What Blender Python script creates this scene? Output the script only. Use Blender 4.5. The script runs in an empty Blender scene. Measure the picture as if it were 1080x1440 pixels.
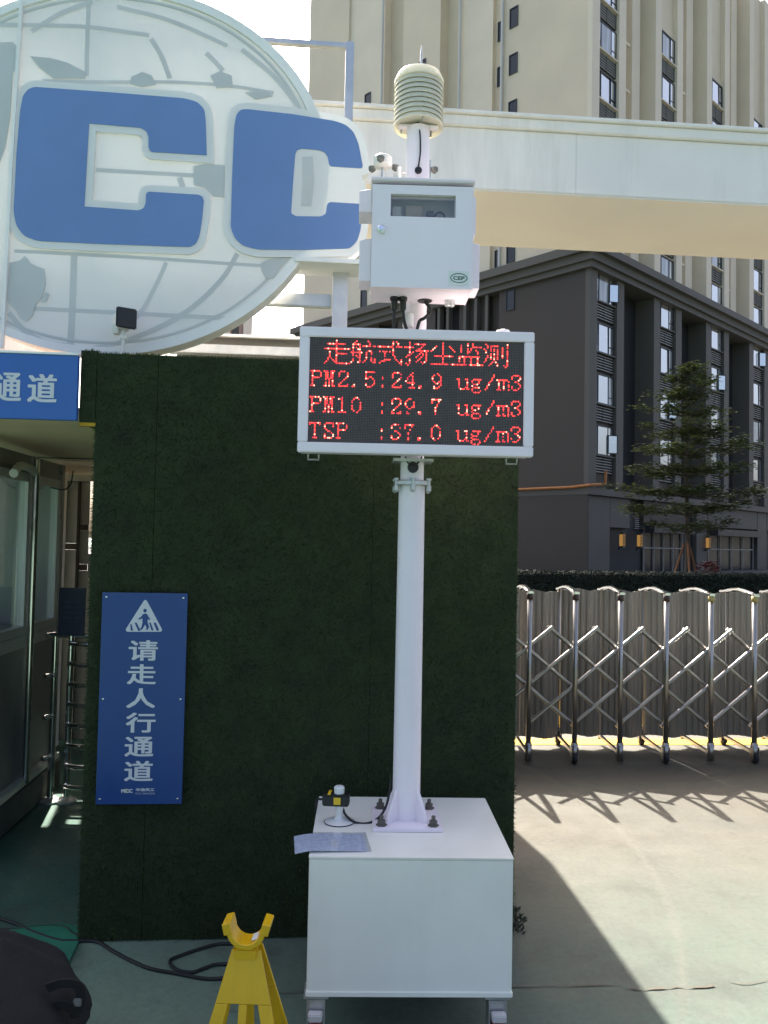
import bpy, bmesh, math, random
from mathutils import Vector, Matrix
R = math.radians
rnd = random.Random(7)
sc = bpy.context.scene
COL = sc.collection

# ------------------------------------------------------------------ camera
F, EYE = 1123.0, 1.55                       # focal length in px of the 1080 px wide photo, eye height
CAMROT = Matrix.Rotation(R(-4.5), 3, 'Z') @ Matrix.Rotation(R(92.2), 3, 'X') @ Matrix.Rotation(R(1.1), 3, 'Z')
cam = bpy.data.cameras.new('camera'); camo = bpy.data.objects.new('camera', cam); COL.objects.link(camo)
camo.location = (0, 0, EYE); camo.rotation_euler = CAMROT.to_euler()
cam.sensor_fit = 'HORIZONTAL'; cam.sensor_width = 36; cam.lens = 36 * F / 1080
cam.clip_start = 0.05; cam.clip_end = 3000
sc.camera = camo
sc.render.resolution_x, sc.render.resolution_y = 768, 1024

# ------------------------------------------------------------------ sky, sun, exposure
SUN_EL, SUN_AZ = 46.0, -9.5                 # azimuth from +Y, negative to the left
w = bpy.data.worlds.new('World'); sc.world = w; w.use_nodes = True
nt = w.node_tree; nt.nodes.clear()
sky = nt.nodes.new('ShaderNodeTexSky'); sky.sky_type = 'NISHITA'; sky.sun_disc = False
sky.sun_elevation = R(SUN_EL); sky.sun_rotation = R(SUN_AZ)
sky.altitude = 20; sky.air_density = 0.65; sky.dust_density = 8.0; sky.ozone_density = 1.0
bg = nt.nodes.new('ShaderNodeBackground'); bg.inputs[1].default_value = 0.132
wo = nt.nodes.new('ShaderNodeOutputWorld')
nt.links.new(sky.outputs[0], bg.inputs[0]); nt.links.new(bg.outputs[0], wo.inputs[0])
sl = bpy.data.lights.new('sun', 'SUN'); sl.energy = 4.8; sl.angle = R(0.6); sl.color = (1, 0.945, 0.86)
so = bpy.data.objects.new('sun', sl); COL.objects.link(so)
sdir = Vector((math.sin(R(SUN_AZ)) * math.cos(R(SUN_EL)), math.cos(R(SUN_AZ)) * math.cos(R(SUN_EL)), math.sin(R(SUN_EL))))
so.rotation_euler = sdir.to_track_quat('Z', 'Y').to_euler(); so.location = (-6, 30, 40)
vs = sc.view_settings
vs.view_transform = 'Standard'; vs.look = 'None'; vs.gamma = 1; vs.use_curve_mapping = False; vs.exposure = 1.8
sc.cycles.max_bounces = 8; sc.cycles.use_denoising = True

# ------------------------------------------------------------------ helpers
def ray(px, py): return CAMROT @ Vector(((px - 540) / F, -(py - 720) / F, -1))
def at_z(px, py, z): d = ray(px, py); return Vector((0, 0, EYE)) + d * ((z - EYE) / d.z)
def at_v(px, py, v): d = ray(px, py); return Vector((0, 0, EYE)) + d * (v / d.y)
FW = Vector((math.sin(R(4.5)), math.cos(R(4.5)), 0))
def at_d(px, py, D): d = ray(px, py); return Vector((0, 0, EYE)) + d * (D / d.dot(FW))

def tag(o, label, cat, group=None):
    o['label'] = label; o['category'] = cat
    if group: o['group'] = group
    return o
def thing(name, label, cat, loc=(0, 0, 0), rotz=0, group=None):
    o = bpy.data.objects.new(name, None); COL.objects.link(o); o.empty_display_size = 0.1
    o.location = loc; o.rotation_euler = (0, 0, rotz)
    return tag(o, label, cat, group)
def link(name, me, mat, parent=None, loc=None, rot=None):
    o = bpy.data.objects.new(name, me); COL.objects.link(o)
    if mat is not None and len(me.materials) == 0: me.materials.append(mat)
    if parent: o.parent = parent
    if loc is not None: o.location = loc
    if rot is not None: o.rotation_euler = rot
    return o
def mesh_of(name, bm, bevel=0, seg=2, smooth=False):
    if bevel: bmesh.ops.bevel(bm, geom=bm.edges[:], offset=bevel, segments=seg, affect='EDGES', clamp_overlap=True)
    bmesh.ops.recalc_face_normals(bm, faces=bm.faces[:])
    me = bpy.data.meshes.new(name); bm.to_mesh(me); bm.free()
    if smooth: me.shade_smooth(); 
    return me
def obj(name, bm, mat, parent=None, bevel=0, seg=2, smooth=False, loc=None, rot=None):
    me = mesh_of(name, bm, bevel, seg, smooth)
    o = link(name, me, mat, parent, loc, rot)
    if smooth and bevel == 0:
        try: me.set_sharp_from_angle(angle=R(40))
        except Exception: pass
    return o
def B(*bs):
    bm = bmesh.new()
    for b in bs: box(bm, *b)
    return bm
def box(bm, x0, x1, y0, y1, z0, z1):
    v = [bm.verts.new((x, y, z)) for z in (z0, z1) for y in (y0, y1) for x in (x0, x1)]
    for f in ((0, 2, 3, 1), (4, 5, 7, 6), (0, 1, 5, 4), (2, 6, 7, 3), (0, 4, 6, 2), (1, 3, 7, 5)):
        bm.faces.new([v[i] for i in f])
def bar(bm, a, b, wdt, thk, up=(0, 0, 1)):
    a, b = Vector(a), Vector(b); d = (b - a).normalized(); s = d.cross(Vector(up)).normalized(); u = s.cross(d)
    vs_ = []
    for p in (a, b):
        for i, j in ((-1, -1), (1, -1), (1, 1), (-1, 1)): vs_.append(bm.verts.new(p + s * (i * wdt / 2) + u * (j * thk / 2)))
    for f in ((3, 2, 1, 0), (4, 5, 6, 7), (0, 1, 5, 4), (1, 2, 6, 5), (2, 3, 7, 6), (3, 0, 4, 7)): bm.faces.new([vs_[i] for i in f])
def tube(bm, pts, r, n=10, cap=True):
    pts = [Vector(p) for p in pts]; rs = r if isinstance(r, (list, tuple)) else [r] * len(pts)
    t0 = (pts[1] - pts[0]).normalized(); nrm = t0.orthogonal().normalized(); rings = []
    for i, p in enumerate(pts):
        t = (pts[min(i + 1, len(pts) - 1)] - pts[max(i - 1, 0)]).normalized()
        nrm = (nrm - t * nrm.dot(t)).normalized(); bn = t.cross(nrm)
        rings.append([bm.verts.new(p + (nrm * math.cos(2 * math.pi * k / n) + bn * math.sin(2 * math.pi * k / n)) * rs[i]) for k in range(n)])
    for a, b in zip(rings, rings[1:]):
        for k in range(n): bm.faces.new((a[k], a[(k + 1) % n], b[(k + 1) % n], b[k]))
    if cap: bm.faces.new(rings[0][::-1]); bm.faces.new(rings[-1])
def TB(pts, r, n=10):
    bm = bmesh.new(); tube(bm, pts, r, n); return bm
def lathe(bm, prof, n=24, c=(0, 0, 0), axis='Z'):
    rings = []
    for r, z in prof:
        ring = []
        for k in range(n):
            a = 2 * math.pi * k / n; p = (r * math.cos(a), r * math.sin(a), z)
            if axis == 'Y': p = (p[0], p[2], p[1])
            if axis == 'X': p = (p[2], p[0], p[1])
            ring.append(bm.verts.new((p[0] + c[0], p[1] + c[1], p[2] + c[2])))
        rings.append(ring)
    for a, b in zip(rings, rings[1:]):
        for k in range(n): bm.faces.new((a[k], a[(k + 1) % n], b[(k + 1) % n], b[k]))
    bm.faces.new(rings[0][::-1]); bm.faces.new(rings[-1])
def LT(prof, n=24, c=(0, 0, 0), axis='Z'):
    bm = bmesh.new(); lathe(bm, prof, n, c, axis); return bm
def prism(bm, pts, y0, y1):                   # polygon in XZ extruded along Y
    a = [bm.verts.new((p[0], y0, p[1])) for p in pts]; b = [bm.verts.new((p[0], y1, p[1])) for p in pts]
    bm.faces.new(a); bm.faces.new(b[::-1]); n = len(pts)
    for k in range(n): bm.faces.new((a[k], b[k], b[(k + 1) % n], a[(k + 1) % n]))
def PR(pts, y0, y1):
    bm = bmesh.new(); prism(bm, pts, y0, y1); return bm
def smooth_path(pts, n=6):
    pts = [Vector(p) for p in pts]; out = []
    P = [pts[0] * 2 - pts[1]] + pts + [pts[-1] * 2 - pts[-2]]
    for i in range(1, len(P) - 2):
        for k in range(n):
            t = k / n; a, b, c, d = P[i - 1:i + 3]
            out.append(0.5 * ((2 * b) + (c - a) * t + (2 * a - 5 * b + 4 * c - d) * t * t + (3 * b - a - 3 * c + d) * t ** 3))
    return out + [pts[-1]]

# ------------------------------------------------------------------ materials
def mat(name, col, rough=0.6, metal=0.0, var=0.12, scale=6.0, bump=0.0, bscale=60.0, spec=0.5, stain=0.0, emit=None, trans=0.0, island=0.0, stretch=None, coat=0):
    m = bpy.data.materials.new(name); m.use_nodes = True; t = m.node_tree; p = t.nodes['Principled BSDF']
    L = t.links.new
    p.inputs['Roughness'].default_value = rough; p.inputs['Metallic'].default_value = metal
    p.inputs['Specular IOR Level'].default_value = spec
    if coat: p.inputs['Coat Weight'].default_value = coat; p.inputs['Coat Roughness'].default_value = 0.15
    tc = t.nodes.new('ShaderNodeTexCoord'); src = tc.outputs['Object']
    if stretch:
        mp = t.nodes.new('ShaderNodeMapping'); mp.inputs['Scale'].default_value = stretch; L(src, mp.inputs['Vector']); src = mp.outputs[0]
    nz = t.nodes.new('ShaderNodeTexNoise'); nz.inputs['Scale'].default_value = scale; nz.inputs['Detail'].default_value = 6; L(src, nz.inputs['Vector'])
    rp = t.nodes.new('ShaderNodeMapRange'); rp.inputs['From Min'].default_value = 0.3; rp.inputs['From Max'].default_value = 0.7
    rp.inputs['To Min'].default_value = 1 - var; rp.inputs['To Max'].default_value = 1 + var; L(nz.outputs[0], rp.inputs['Value'])
    mx = t.nodes.new('ShaderNodeMix'); mx.data_type = 'RGBA'; mx.blend_type = 'MULTIPLY'; mx.inputs[0].default_value = 1
    mx.inputs[6].default_value = (*col, 1); L(rp.outputs[0], mx.inputs[7]); out = mx.outputs[2]
    if island:
        ge = t.nodes.new('ShaderNodeNewGeometry'); r2 = t.nodes.new('ShaderNodeMapRange')
        r2.inputs['To Min'].default_value = 1 - island; r2.inputs['To Max'].default_value = 1 + island
        L(ge.outputs['Random Per Island'], r2.inputs['Value'])
        m2 = t.nodes.new('ShaderNodeMix'); m2.data_type = 'RGBA'; m2.blend_type = 'MULTIPLY'; m2.inputs[0].default_value = 1
        L(out, m2.inputs[6]); L(r2.outputs[0], m2.inputs[7]); out = m2.outputs[2]
    if stain:
        n2 = t.nodes.new('ShaderNodeTexNoise'); n2.inputs['Scale'].default_value = scale * 0.6; n2.inputs['Detail'].default_value = 9; n2.inputs['Roughness'].default_value = 0.7
        mp2 = t.nodes.new('ShaderNodeMapping'); mp2.inputs['Scale'].default_value = (3, 3, 0.35); L(tc.outputs['Object'], mp2.inputs['Vector']); L(mp2.outputs[0], n2.inputs['Vector'])
        r3 = t.nodes.new('ShaderNodeMapRange'); r3.inputs['From Min'].default_value = 0.5; r3.inputs['From Max'].default_value = 0.75; r3.inputs['To Max'].default_value = stain; L(n2.outputs[0], r3.inputs['Value'])
        m3 = t.nodes.new('ShaderNodeMix'); m3.data_type = 'RGBA'; L(r3.outputs[0], m3.inputs[0]); L(out, m3.inputs[6]); m3.inputs[7].default_value = (col[0] * .45, col[1] * .43, col[2] * .4, 1); out = m3.outputs[2]
    L(out, p.inputs['Base Color'])
    rr = t.nodes.new('ShaderNodeMapRange'); rr.inputs['To Min'].default_value = max(0.02, rough - 0.1); rr.inputs['To Max'].default_value = min(1, rough + 0.1); L(nz.outputs[0], rr.inputs['Value']); L(rr.outputs[0], p.inputs['Roughness'])
    if bump:
        nb = t.nodes.new('ShaderNodeTexNoise'); nb.inputs['Scale'].default_value = bscale; nb.inputs['Detail'].default_value = 4; L(src, nb.inputs['Vector'])
        bp = t.nodes.new('ShaderNodeBump'); bp.inputs['Strength'].default_value = bump; bp.inputs['Distance'].default_value = 0.01; L(nb.outputs[0], bp.inputs['Height']); L(bp.outputs[0], p.inputs['Normal'])
    if emit:
        p.inputs['Emission Color'].default_value = (*emit[0], 1); p.inputs['Emission Strength'].default_value = emit[1]
    if trans:
        tr = t.nodes.new('ShaderNodeBsdfTranslucent'); L(out, tr.inputs[0]); ms = t.nodes.new('ShaderNodeMixShader'); ms.inputs[0].default_value = trans
        L(p.outputs[0], ms.inputs[1]); L(tr.outputs[0], ms.inputs[2]); L(ms.outputs[0], t.nodes['Material Output'].inputs[0])
    return m
def glass(name, col, rough=0.03, alpha=0.25):
    m = bpy.data.materials.new(name); m.use_nodes = True; t = m.node_tree; t.nodes.remove(t.nodes['Principled BSDF'])
    g = t.nodes.new('ShaderNodeBsdfGlossy'); g.inputs['Roughness'].default_value = rough
    tr = t.nodes.new('ShaderNodeBsdfTransparent'); tr.inputs[0].default_value = (*col, 1)
    lw = t.nodes.new('ShaderNodeLayerWeight'); fr = t.nodes.new('ShaderNodeMath'); fr.operation = 'POWER'; fr.inputs[1].default_value = 4; t.links.new(lw.outputs['Facing'], fr.inputs[0])
    ad = t.nodes.new('ShaderNodeMath'); ad.operation = 'ADD'; ad.inputs[1].default_value = alpha; t.links.new(fr.outputs[0], ad.inputs[0])
    ms = t.nodes.new('ShaderNodeMixShader'); t.links.new(ad.outputs[0], ms.inputs[0]); t.links.new(tr.outputs[0], ms.inputs[1]); t.links.new(g.outputs[0], ms.inputs[2])
    t.links.new(ms.outputs[0], t.nodes['Material Output'].inputs[0]); return m

M = dict(
    white=mat('white_powder_coat', (.87, .79, .83), .38, 0, .03, 4, .02, 300, stain=.03),
    cabinet=mat('pale_grey_cabinet_paint', (.85, .84, .75), .42, 0, .05, 3, .03, 250, stain=.10),
    white_plain=mat('white_plastic', (.78, .77, .73), .45, 0, .04, 8),
    shield=mat('cream_plastic', (.86, .83, .70), .5, 0, .04, 8, trans=.35),
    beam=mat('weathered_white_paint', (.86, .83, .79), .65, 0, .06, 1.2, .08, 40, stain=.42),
    soffit=mat('soffit_bounce_tint', (.80, .74, .65), .7, 0, .06, .8, .05, 40),  # warmer than the beam: bounce light from the ground is put into this colour
    board=mat('sign_vinyl_pale', (.86, .86, .84), .5, 0, .06, 1.0, .02, 20, trans=.17, stain=.10),
    board_edge=mat('sign_rim_white', (.86, .86, .83), .55, 0, .05, 2, stain=.12),
    board_white=mat('sign_white_film', (.90, .90, .88), .5, 0, .04, 2, trans=.2),
    board_grey=mat('sign_grey_print', (.68, .70, .69), .55, 0, .06, 3, trans=.2),
    board_blue=mat('sign_blue_film', (.17, .29, .58), .45, 0, .06, 2, trans=.12),
    blue=mat('blue_sign_film', (.014, .055, .21), .35, 0, .05, 5),
    blue_banner=mat('blue_banner_fabric', (.035, .13, .42), .5, 0, .05, 5),
    signwhite=mat('white_print', (.62, .64, .66), .45, 0, .03, 20),
    wall_core=mat('grey_block_wall', (.09, .10, .06), .9, 0, .1, 6),
    turfbase=mat('turf_backing', (.020, .032, .010), .95, 0, .3, 9),
    turf=mat('turf_blades', (.040, .066, .018), .6, 0, .38, 1.6, island=.5, spec=.3),
    galv=mat('galvanised_steel', (.55, .56, .55), .38, .8, .1, 12, .05, 80),
    stainless=mat('stainless_steel', (.36, .345, .32), .30, .95, .1, 10, .03, 120),
    chrome=mat('bright_chrome', (.75, .75, .73), .12, 1, .05, 10),
    gatepanel=mat('brushed_gate_sheet', (.27, .245, .21), .45, .6, .14, 4, .06, 90, stretch=(1, 1, .08), stain=.15),
    dark_rubber=mat('black_rubber', (.02, .02, .02), .75, 0, .15, 20, .1, 60),
    redwheel=mat('red_brown_wheel', (.23, .06, .045), .5, 0, .15, 20),
    brown_cap=mat('brown_plastic_cap', (.06, .035, .03), .4, 0, .1, 20),
    yellow_cap=mat('yellowed_plastic_cap', (.42, .34, .12), .5, 0, .1, 20),
    yellow=mat('yellow_enamel', (.68, .41, .006), .34, 0, .08, 9, .05, 60, stain=.35, coat=.15),
    yellow_line=mat('yellow_road_paint', (.50, .29, .008), .7, 0, .2, 7, .2, 80),
    black_cloth=mat('black_cloth', (.011, .0105, .010), .9, 0, .25, 9, .5, 120),
    black=mat('black_plastic', (.012, .012, .012), .4, 0, .1, 30),
    cable=mat('black_cable', (.012, .013, .013), .5, 0, .15, 30),
    led_back=mat('led_module_face', (.046, .038, .037), .55, 0, .15, 40),
    led_off=mat('unlit_led_lens', (.16, .14, .14), .3, 0, .2, 50),
    led_on=mat('lit_red_led', (.5, .02, .02), .3, 0, .05, 50, emit=((1, .045, .04), 1.25)),
    led_hot=mat('lit_red_led_bright', (.6, .1, .08), .3, 0, .05, 50, emit=((1, .24, .17), 1.7)),
    led_dim=mat('lit_red_led_dim', (.5, .02, .03), .3, 0, .05, 50, emit=((1, .05, .08), .45)),
    canopy=mat('beige_canopy_sheet', (.86, .60, .40), .7, 0, .08, 2, .05, 30),
    cab_panel=mat('cabin_steel_panel', (.30, .31, .30), .33, .55, .1, 3, .04, 60),
    cab_frame=mat('cabin_aluminium_frame', (.66, .67, .63), .4, .4, .06, 6),
    plinth=mat('dark_concrete_plinth', (.12, .125, .115), .85, 0, .2, 8, .3, 40),
    brown_frame=mat('rust_brown_frame', (.05, .035, .025), .6, 0, .2, 12),
    grey_sheet=mat('grey_sheet', (.16, .16, .145), .6, .1, .1, 5),
    screen_sheet=mat('pale_screen_sheet', (.42, .41, .37), .6, 0, .12, 5, stretch=(14, 1, .3)),
    faint=mat('faded_print_ink', (.035, .045, .075), .6, 0, .2, 30),
    weed=mat('dark_weed', (.02, .03, .012), .7, 0, .3, 20, island=.4),
    navy=mat('navy_notice', (.012, .02, .05), .5, 0, .1, 8),
    tower_beige=mat('beige_facade_tile', (.69, .58, .43), .7, 0, .07, .25, .05, 3, stain=.05),
    tower_light=mat('pale_pilaster', (.75, .65, .50), .7, 0, .05, .4),
    tower_dark=mat('charcoal_facade', (.050, .039, .028), .6, 0, .1, .3, .04, 3),
    tower_grey=mat('grey_pilaster_stone', (.105, .096, .078), .65, 0, .08, .5),
    tower_recess=mat('recess_shade_tone', (.018, .019, .019), .6, 0, .1, .4),  # blacker than the podium walls: shade of the deep recesses is in the colour
    frame_dark=mat('dark_window_frame', (.035, .04, .045), .4, .3, .1, 3),
    louver=mat('grey_louver', (.27, .265, .24), .5, .2, .1, 3),
    pane=mat('reflective_window_glass', (.74, .73, .69), .06, .85, .04, .35, .02, 1.2),
    pane_curtain=mat('curtained_window_glass', (.42, .43, .41), .12, .45, .25, 1.2, stretch=(6, 6, .3)),
    pane_dark=mat('shop_glass', (.02, .024, .024), .22, 0, .1, .8),
    pipe=mat('orange_gas_pipe', (.42, .16, .035), .5, 0, .1, 3),
    lantern=mat('lantern_glow', (.5, .3, .08), .5, 0, .05, 4, emit=((1, .5, .12), .08)),
    leaf=mat('leaves', (.10, .13, .042), .55, 0, .3, 1.5, island=.45, trans=.3),
    bark=mat('bark', (.09, .07, .05), .9, 0, .25, 6, .5, 20),
    stake=mat('orange_wood_stake', (.26, .11, .035), .8, 0, .2, 6),
    far_pink=mat('pink_render', (.42, .30, .27), .8, 0, .08, .2),
    far_white=mat('pale_far_wall', (.55, .53, .50), .8, 0, .06, .2),
    green_mat=mat('green_mat', (.018, .17, .095), .85, 0, .2, 6, .3, 150),
    paint_dark=mat('crack_fill', (.11, .095, .07), .95, 0, .2, 20),
    paint_ink=mat('dark_green_ink', (.03, .10, .07), .5, 0, .1, 30),
    label_yellow=mat('yellow_label', (.75, .50, .02), .5, 0, .05, 30),
    label_white=mat('white_label', (.72, .74, .72), .4, 0, .03, 30),
    cabglass=glass('cabin_glass', (.90, .93, .91), .04, .10),
    doorglass=glass('box_window_glass', (.86, .86, .86), .05, .06),
    pcb=mat('cream_component', (.62, .52, .40), .5, 0, .1, 30),
)

# ground paint: concrete with faded green floor paint, stronger on the left walkway
def ground_mat():
    m = bpy.data.materials.new('worn_painted_concrete'); m.use_nodes = True; t = m.node_tree; p = t.nodes['Principled BSDF']; L = t.links.new
    tc = t.nodes.new('ShaderNodeTexCoord'); sp = t.nodes.new('ShaderNodeSeparateXYZ'); L(tc.outputs['Object'], sp.inputs[0])
    def noise(s, d=6, ro=.55, stretch=None):
        n = t.nodes.new('ShaderNodeTexNoise'); n.inputs['Scale'].default_value = s; n.inputs['Detail'].default_value = d; n.inputs['Roughness'].default_value = ro
        if stretch:
            mp = t.nodes.new('ShaderNodeMapping'); mp.inputs['Scale'].default_value = stretch; L(tc.outputs['Object'], mp.inputs[0]); L(mp.outputs[0], n.inputs['Vector'])
        else: L(tc.outputs['Object'], n.inputs['Vector'])
        return n.outputs[0]
    def mr(x, a, b, c=0., d=1.):
        r = t.nodes.new('ShaderNodeMapRange'); L(x, r.inputs['Value'])
        for i, v in zip(('From Min', 'From Max', 'To Min', 'To Max'), (a, b, c, d)): r.inputs[i].default_value = v
        return r.outputs[0]
    def mth(op, a, b):
        n = t.nodes.new('ShaderNodeMath'); n.operation = op
        for i, v in enumerate((a, b)):
            if isinstance(v, (int, float)): n.inputs[i].default_value = v
            else: L(v, n.inputs[i])
        return n.outputs[0]
    def mixc(f, a, b, bt='MIX'):
        n = t.nodes.new('ShaderNodeMix'); n.data_type = 'RGBA'; n.blend_type = bt
        if isinstance(f, (int, float)): n.inputs[0].default_value = f
        else: L(f, n.inputs[0])
        for i, v in ((6, a), (7, b)):
            if isinstance(v, tuple): n.inputs[i].default_value = (*v, 1)
            else: L(v, n.inputs[i])
        return n.outputs[2]
    big = noise(.7, 7); mid = noise(3.5, 8, .65); fine = noise(38, 6, .7); scr = noise(2.2, 8, .7, (.5, 2.2, 1))
    c = mixc(mr(big, .35, .65), (.089, .077, .053), (.077, .073, .054))
    c = mixc(mr(scr, .48, .72, 0, .45), c, (.110, .102, .077))
    near = mr(sp.outputs[1], 4.2, 2.4)                                     # paint survives towards the front apron
    c = mixc(mth('MULTIPLY', near, mr(mid, .3, .62, .55, .9)), c, (.083, .128, .100))
    left = mr(sp.outputs[0], .55, -.7)
    c = mixc(mth('MULTIPLY', left, mr(mid, .2, .6, .55, .95)), c, (.165, .245, .175))
    walk = mr(mth('ADD', sp.outputs[0], mth('MULTIPLY', mid, .10)), -.78, -.86)
    c = mixc(mth('MULTIPLY', walk, mr(mid, .2, .6, .8, .97)), c, (.035, .105, .07))
    c = mixc(mr(mid, .58, .75, 0, .5), c, (.070, .067, .054))
    blot = noise(1.1, 9, .75); c = mixc(mr(blot, .50, .64, 0, .6), c, (.060, .060, .048))
    spots = noise(9, 3, .5); c = mixc(mr(spots, .68, .74, 0, .5), c, (.056, .053, .045))
    tr_ = noise(1.6, 6, .6, (3.2, .25, 1)); c = mixc(mr(tr_, .55, .72, 0, .30), c, (.078, .077, .066))
    c = mixc(1, c, mixc(mr(fine, .3, .7), (.84, .84, .84), (1.10, 1.10, 1.10)), 'MULTIPLY')
    # pale curved tyre scuff
    dx = mth('SUBTRACT', sp.outputs[0], -2.011); dy = mth('SUBTRACT', sp.outputs[1], 4.369)
    rad = mth('SQRT', mth('ADD', mth('MULTIPLY', dx, dx), mth('MULTIPLY', dy, dy)), 0)
    ring = mr(mth('ABSOLUTE', mth('SUBTRACT', rad, 3.678), 0), .03, .006)
    c = mixc(mth('MULTIPLY', ring, mr(fine, .3, .6, .02, .30)), c, (.128, .120, .094))
    L(c, p.inputs['Base Color']); L(mr(mid, .2, .8, .62, .9), p.inputs['Roughness'])
    bp = t.nodes.new('ShaderNodeBump'); bp.inputs['Strength'].default_value = .25; bp.inputs['Distance'].default_value = .01
    L(mth('ADD', fine, mth('MULTIPLY', mid, 2.)), bp.inputs['Height']); L(bp.outputs[0], p.inputs['Normal'])
    return m

# ------------------------------------------------------------------ setting
bm = bmesh.new(); v = [bm.verts.new(p) for p in ((-900, -300, 0), (900, -300, 0), (900, 1500, 0), (-900, 1500, 0))]; bm.faces.new(v)
ground = obj('ground', bm, ground_mat()); ground['kind'] = 'structure'
def strip(name, pts, wdt, z, m, jitter=0):
    bm = bmesh.new(); prev = None
    for i, p in enumerate(pts):
        p = Vector(p); q = Vector(pts[min(i + 1, len(pts) - 1)]) - Vector(pts[max(i - 1, 0)]); n = Vector((-q.y, q.x)).normalized()
        ww = wdt * (1 + jitter * rnd.uniform(-1, 1)) / 2
        cur = (bm.verts.new((p.x + n.x * ww, p.y + n.y * ww, z)), bm.verts.new((p.x - n.x * ww, p.y - n.y * ww, z)))
        if prev: bm.faces.new((prev[0], prev[1], cur[1], cur[0]))
        prev = cur
    return obj(name, bm, m)
M['asphalt'] = mat('asphalt', (.05, .05, .047), .9, 0, .2, 2, .3, 60)
bm = bmesh.new(); bm.faces.new([bm.verts.new(p) for p in ((-120, 9.5, .004), (160, 9.5, .004), (160, 140, .004), (-120, 140, .004))]); o = obj('road', bm, M['asphalt']); o['kind'] = 'structure'
o = strip('road_marking', [(.9, 6.26), (12, 6.23)], .19, .004, M['yellow_line']); o['kind'] = 'structure'
cr = []
for k in range(48):
    x = 1.12 + .034 * k; cr.append((x, 2.795 + .012 * math.sin(x * 9) + .006 * math.sin(x * 31) + rnd.uniform(-.009, .009)))
for a, b in ((0, 7), (7, 9), (11, 16), (17, 46)):
    o = strip('crack', cr[a:b + 1], .009 if a != 11 else .004, .004, M['paint_dark'], .95); o.parent = ground
cr2 = [(-.2 + .04 * k, 2.815 + rnd.uniform(-.004, .004)) for k in range(33)]
o = strip('crack', cr2, .005, .004, M['paint_dark'], .8); o.parent = ground

# ------------------------------------------------------------------ turf-clad booth
U0, U1, V0, V1, ZT = -.892, .80, 3.20, 6.05, 2.275
booth = thing('turf_clad_gatehouse', 'tall gatehouse block clad in dark green artificial turf behind the monitor', 'gatehouse', ((U0 + U1) / 2, (V0 + V1) / 2, 0))
cx, cy = (U0 + U1) / 2, (V0 + V1) / 2
obj('wall', B((U0 - cx + .012, U1 - cx - .012, V0 - cy + .012, V1 - cy - .012, 0, ZT - .012)), M['wall_core'], booth)
obj('header_return', B((U0 - cx - .062, U0 - cx + .008, V0 - cy + .015, V0 - cy + .30, 2.0, ZT + .004)), M['wall_core'], booth)
obj('yellow_trim', B((U0 - cx - .062, U0 - cx + .002, V0 - cy + .002, V0 - cy + .02, 1.985, 1.999)), M['yellow_line'], booth)
def turf(name, quads, dens, parent, hr=(.007, .017)):
    V, Fc = [], []
    for (o_, ux, uy, nrm) in quads:
        o_, ux, uy, nrm = map(Vector, (o_, ux, uy, nrm)); n = int(ux.length * uy.length * dens)
        uh = ux.normalized()
        for _ in range(n):
            p = o_ + ux * rnd.random() + uy * rnd.random()
            h = rnd.uniform(*hr); ln = Vector((rnd.uniform(-.7, .7), rnd.uniform(-.7, .7), rnd.uniform(-.9, .45)))
            tip = p + (nrm + ln * .8).normalized() * h; a = rnd.uniform(0, 3.14); s = (uh * math.cos(a) + nrm.cross(uh) * math.sin(a)) * .0016
            i = len(V); V += [p - s, p + s, tip]; Fc.append((i, i + 1, i + 2))
    me = bpy.data.meshes.new(name); me.from_pydata(V, [], Fc); return link(name, me, M['turf'], parent)
seams = [U0, -.655, U0 + 1.10, U1]
for a, b in zip(seams, seams[1:]):
    s = obj('turf_strip', B((a - cx + .001, b - cx - .001, V0 - cy, V0 - cy + .011, 0.004, ZT + rnd.uniform(-.003, .003))), M['turfbase'], booth)
    t_ = turf('turf_pile', [((a - cx, V0 - cy - .0005, 0.002), (b - a, 0, 0), (0, 0, ZT), (0, -1, 0)),
                            ((a - cx, V0 - cy, ZT), (b - a, 0, 0), (0, .06, 0), (0, -.2, 1))], 21000, s); t_['kind'] = 'stuff'
s = obj('turf_strip', B((U1 - cx - .011, U1 - cx, V0 - cy + .012, V1 - cy, 0.004, ZT)), M['turfbase'], booth)
t_ = turf('turf_pile', [((U1 - cx, V0 - cy, .002), (0, .35, 0), (0, 0, ZT), (1, 0, 0)), ((U1 - cx, V0 - cy + .35, .002), (0, V1 - V0 - .35, 0), (0, 0, ZT), (1, 0, 0))], 7000, s); t_['kind'] = 'stuff'
s = obj('turf_strip', B((U0 - cx - .062, U0 - cx - .001, V0 - cy - .001, V0 - cy + .010, 2.0, ZT + .008)), M['turfbase'], booth)
t_ = turf('turf_pile', [((U0 - cx - .062, V0 - cy - .002, 2.0), (.062, 0, 0), (0, 0, ZT - 2.0 + .008), (0, -1, 0)), ((U0 - cx - .062, V0 - cy, ZT + .008), (.062, 0, 0), (0, .1, 0), (0, 0, 1)),
                       ((U0 - cx, V0 - cy, .002), (0, .06, 0), (0, 0, 2.0), (-1, 0, 0))], 21000, s); t_['kind'] = 'stuff'

fr_ = turf('turf_fray', [((U0 - cx, V0 - cy + .002, ZT - .004), (U1 - U0, 0, 0), (0, .03, 0), (0, -.3, 1)), ((U1 - cx - .004, V0 - cy + .002, .01), (0, .02, 0), (0, 0, ZT), (1, -.3, 0)), ((U0 - cx + .004, V0 - cy + .002, .01), (0, .02, 0), (0, 0, 2.0), (-1, -.3, 0))], 9000, s, (.010, .020)); fr_['kind'] = 'stuff'
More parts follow.
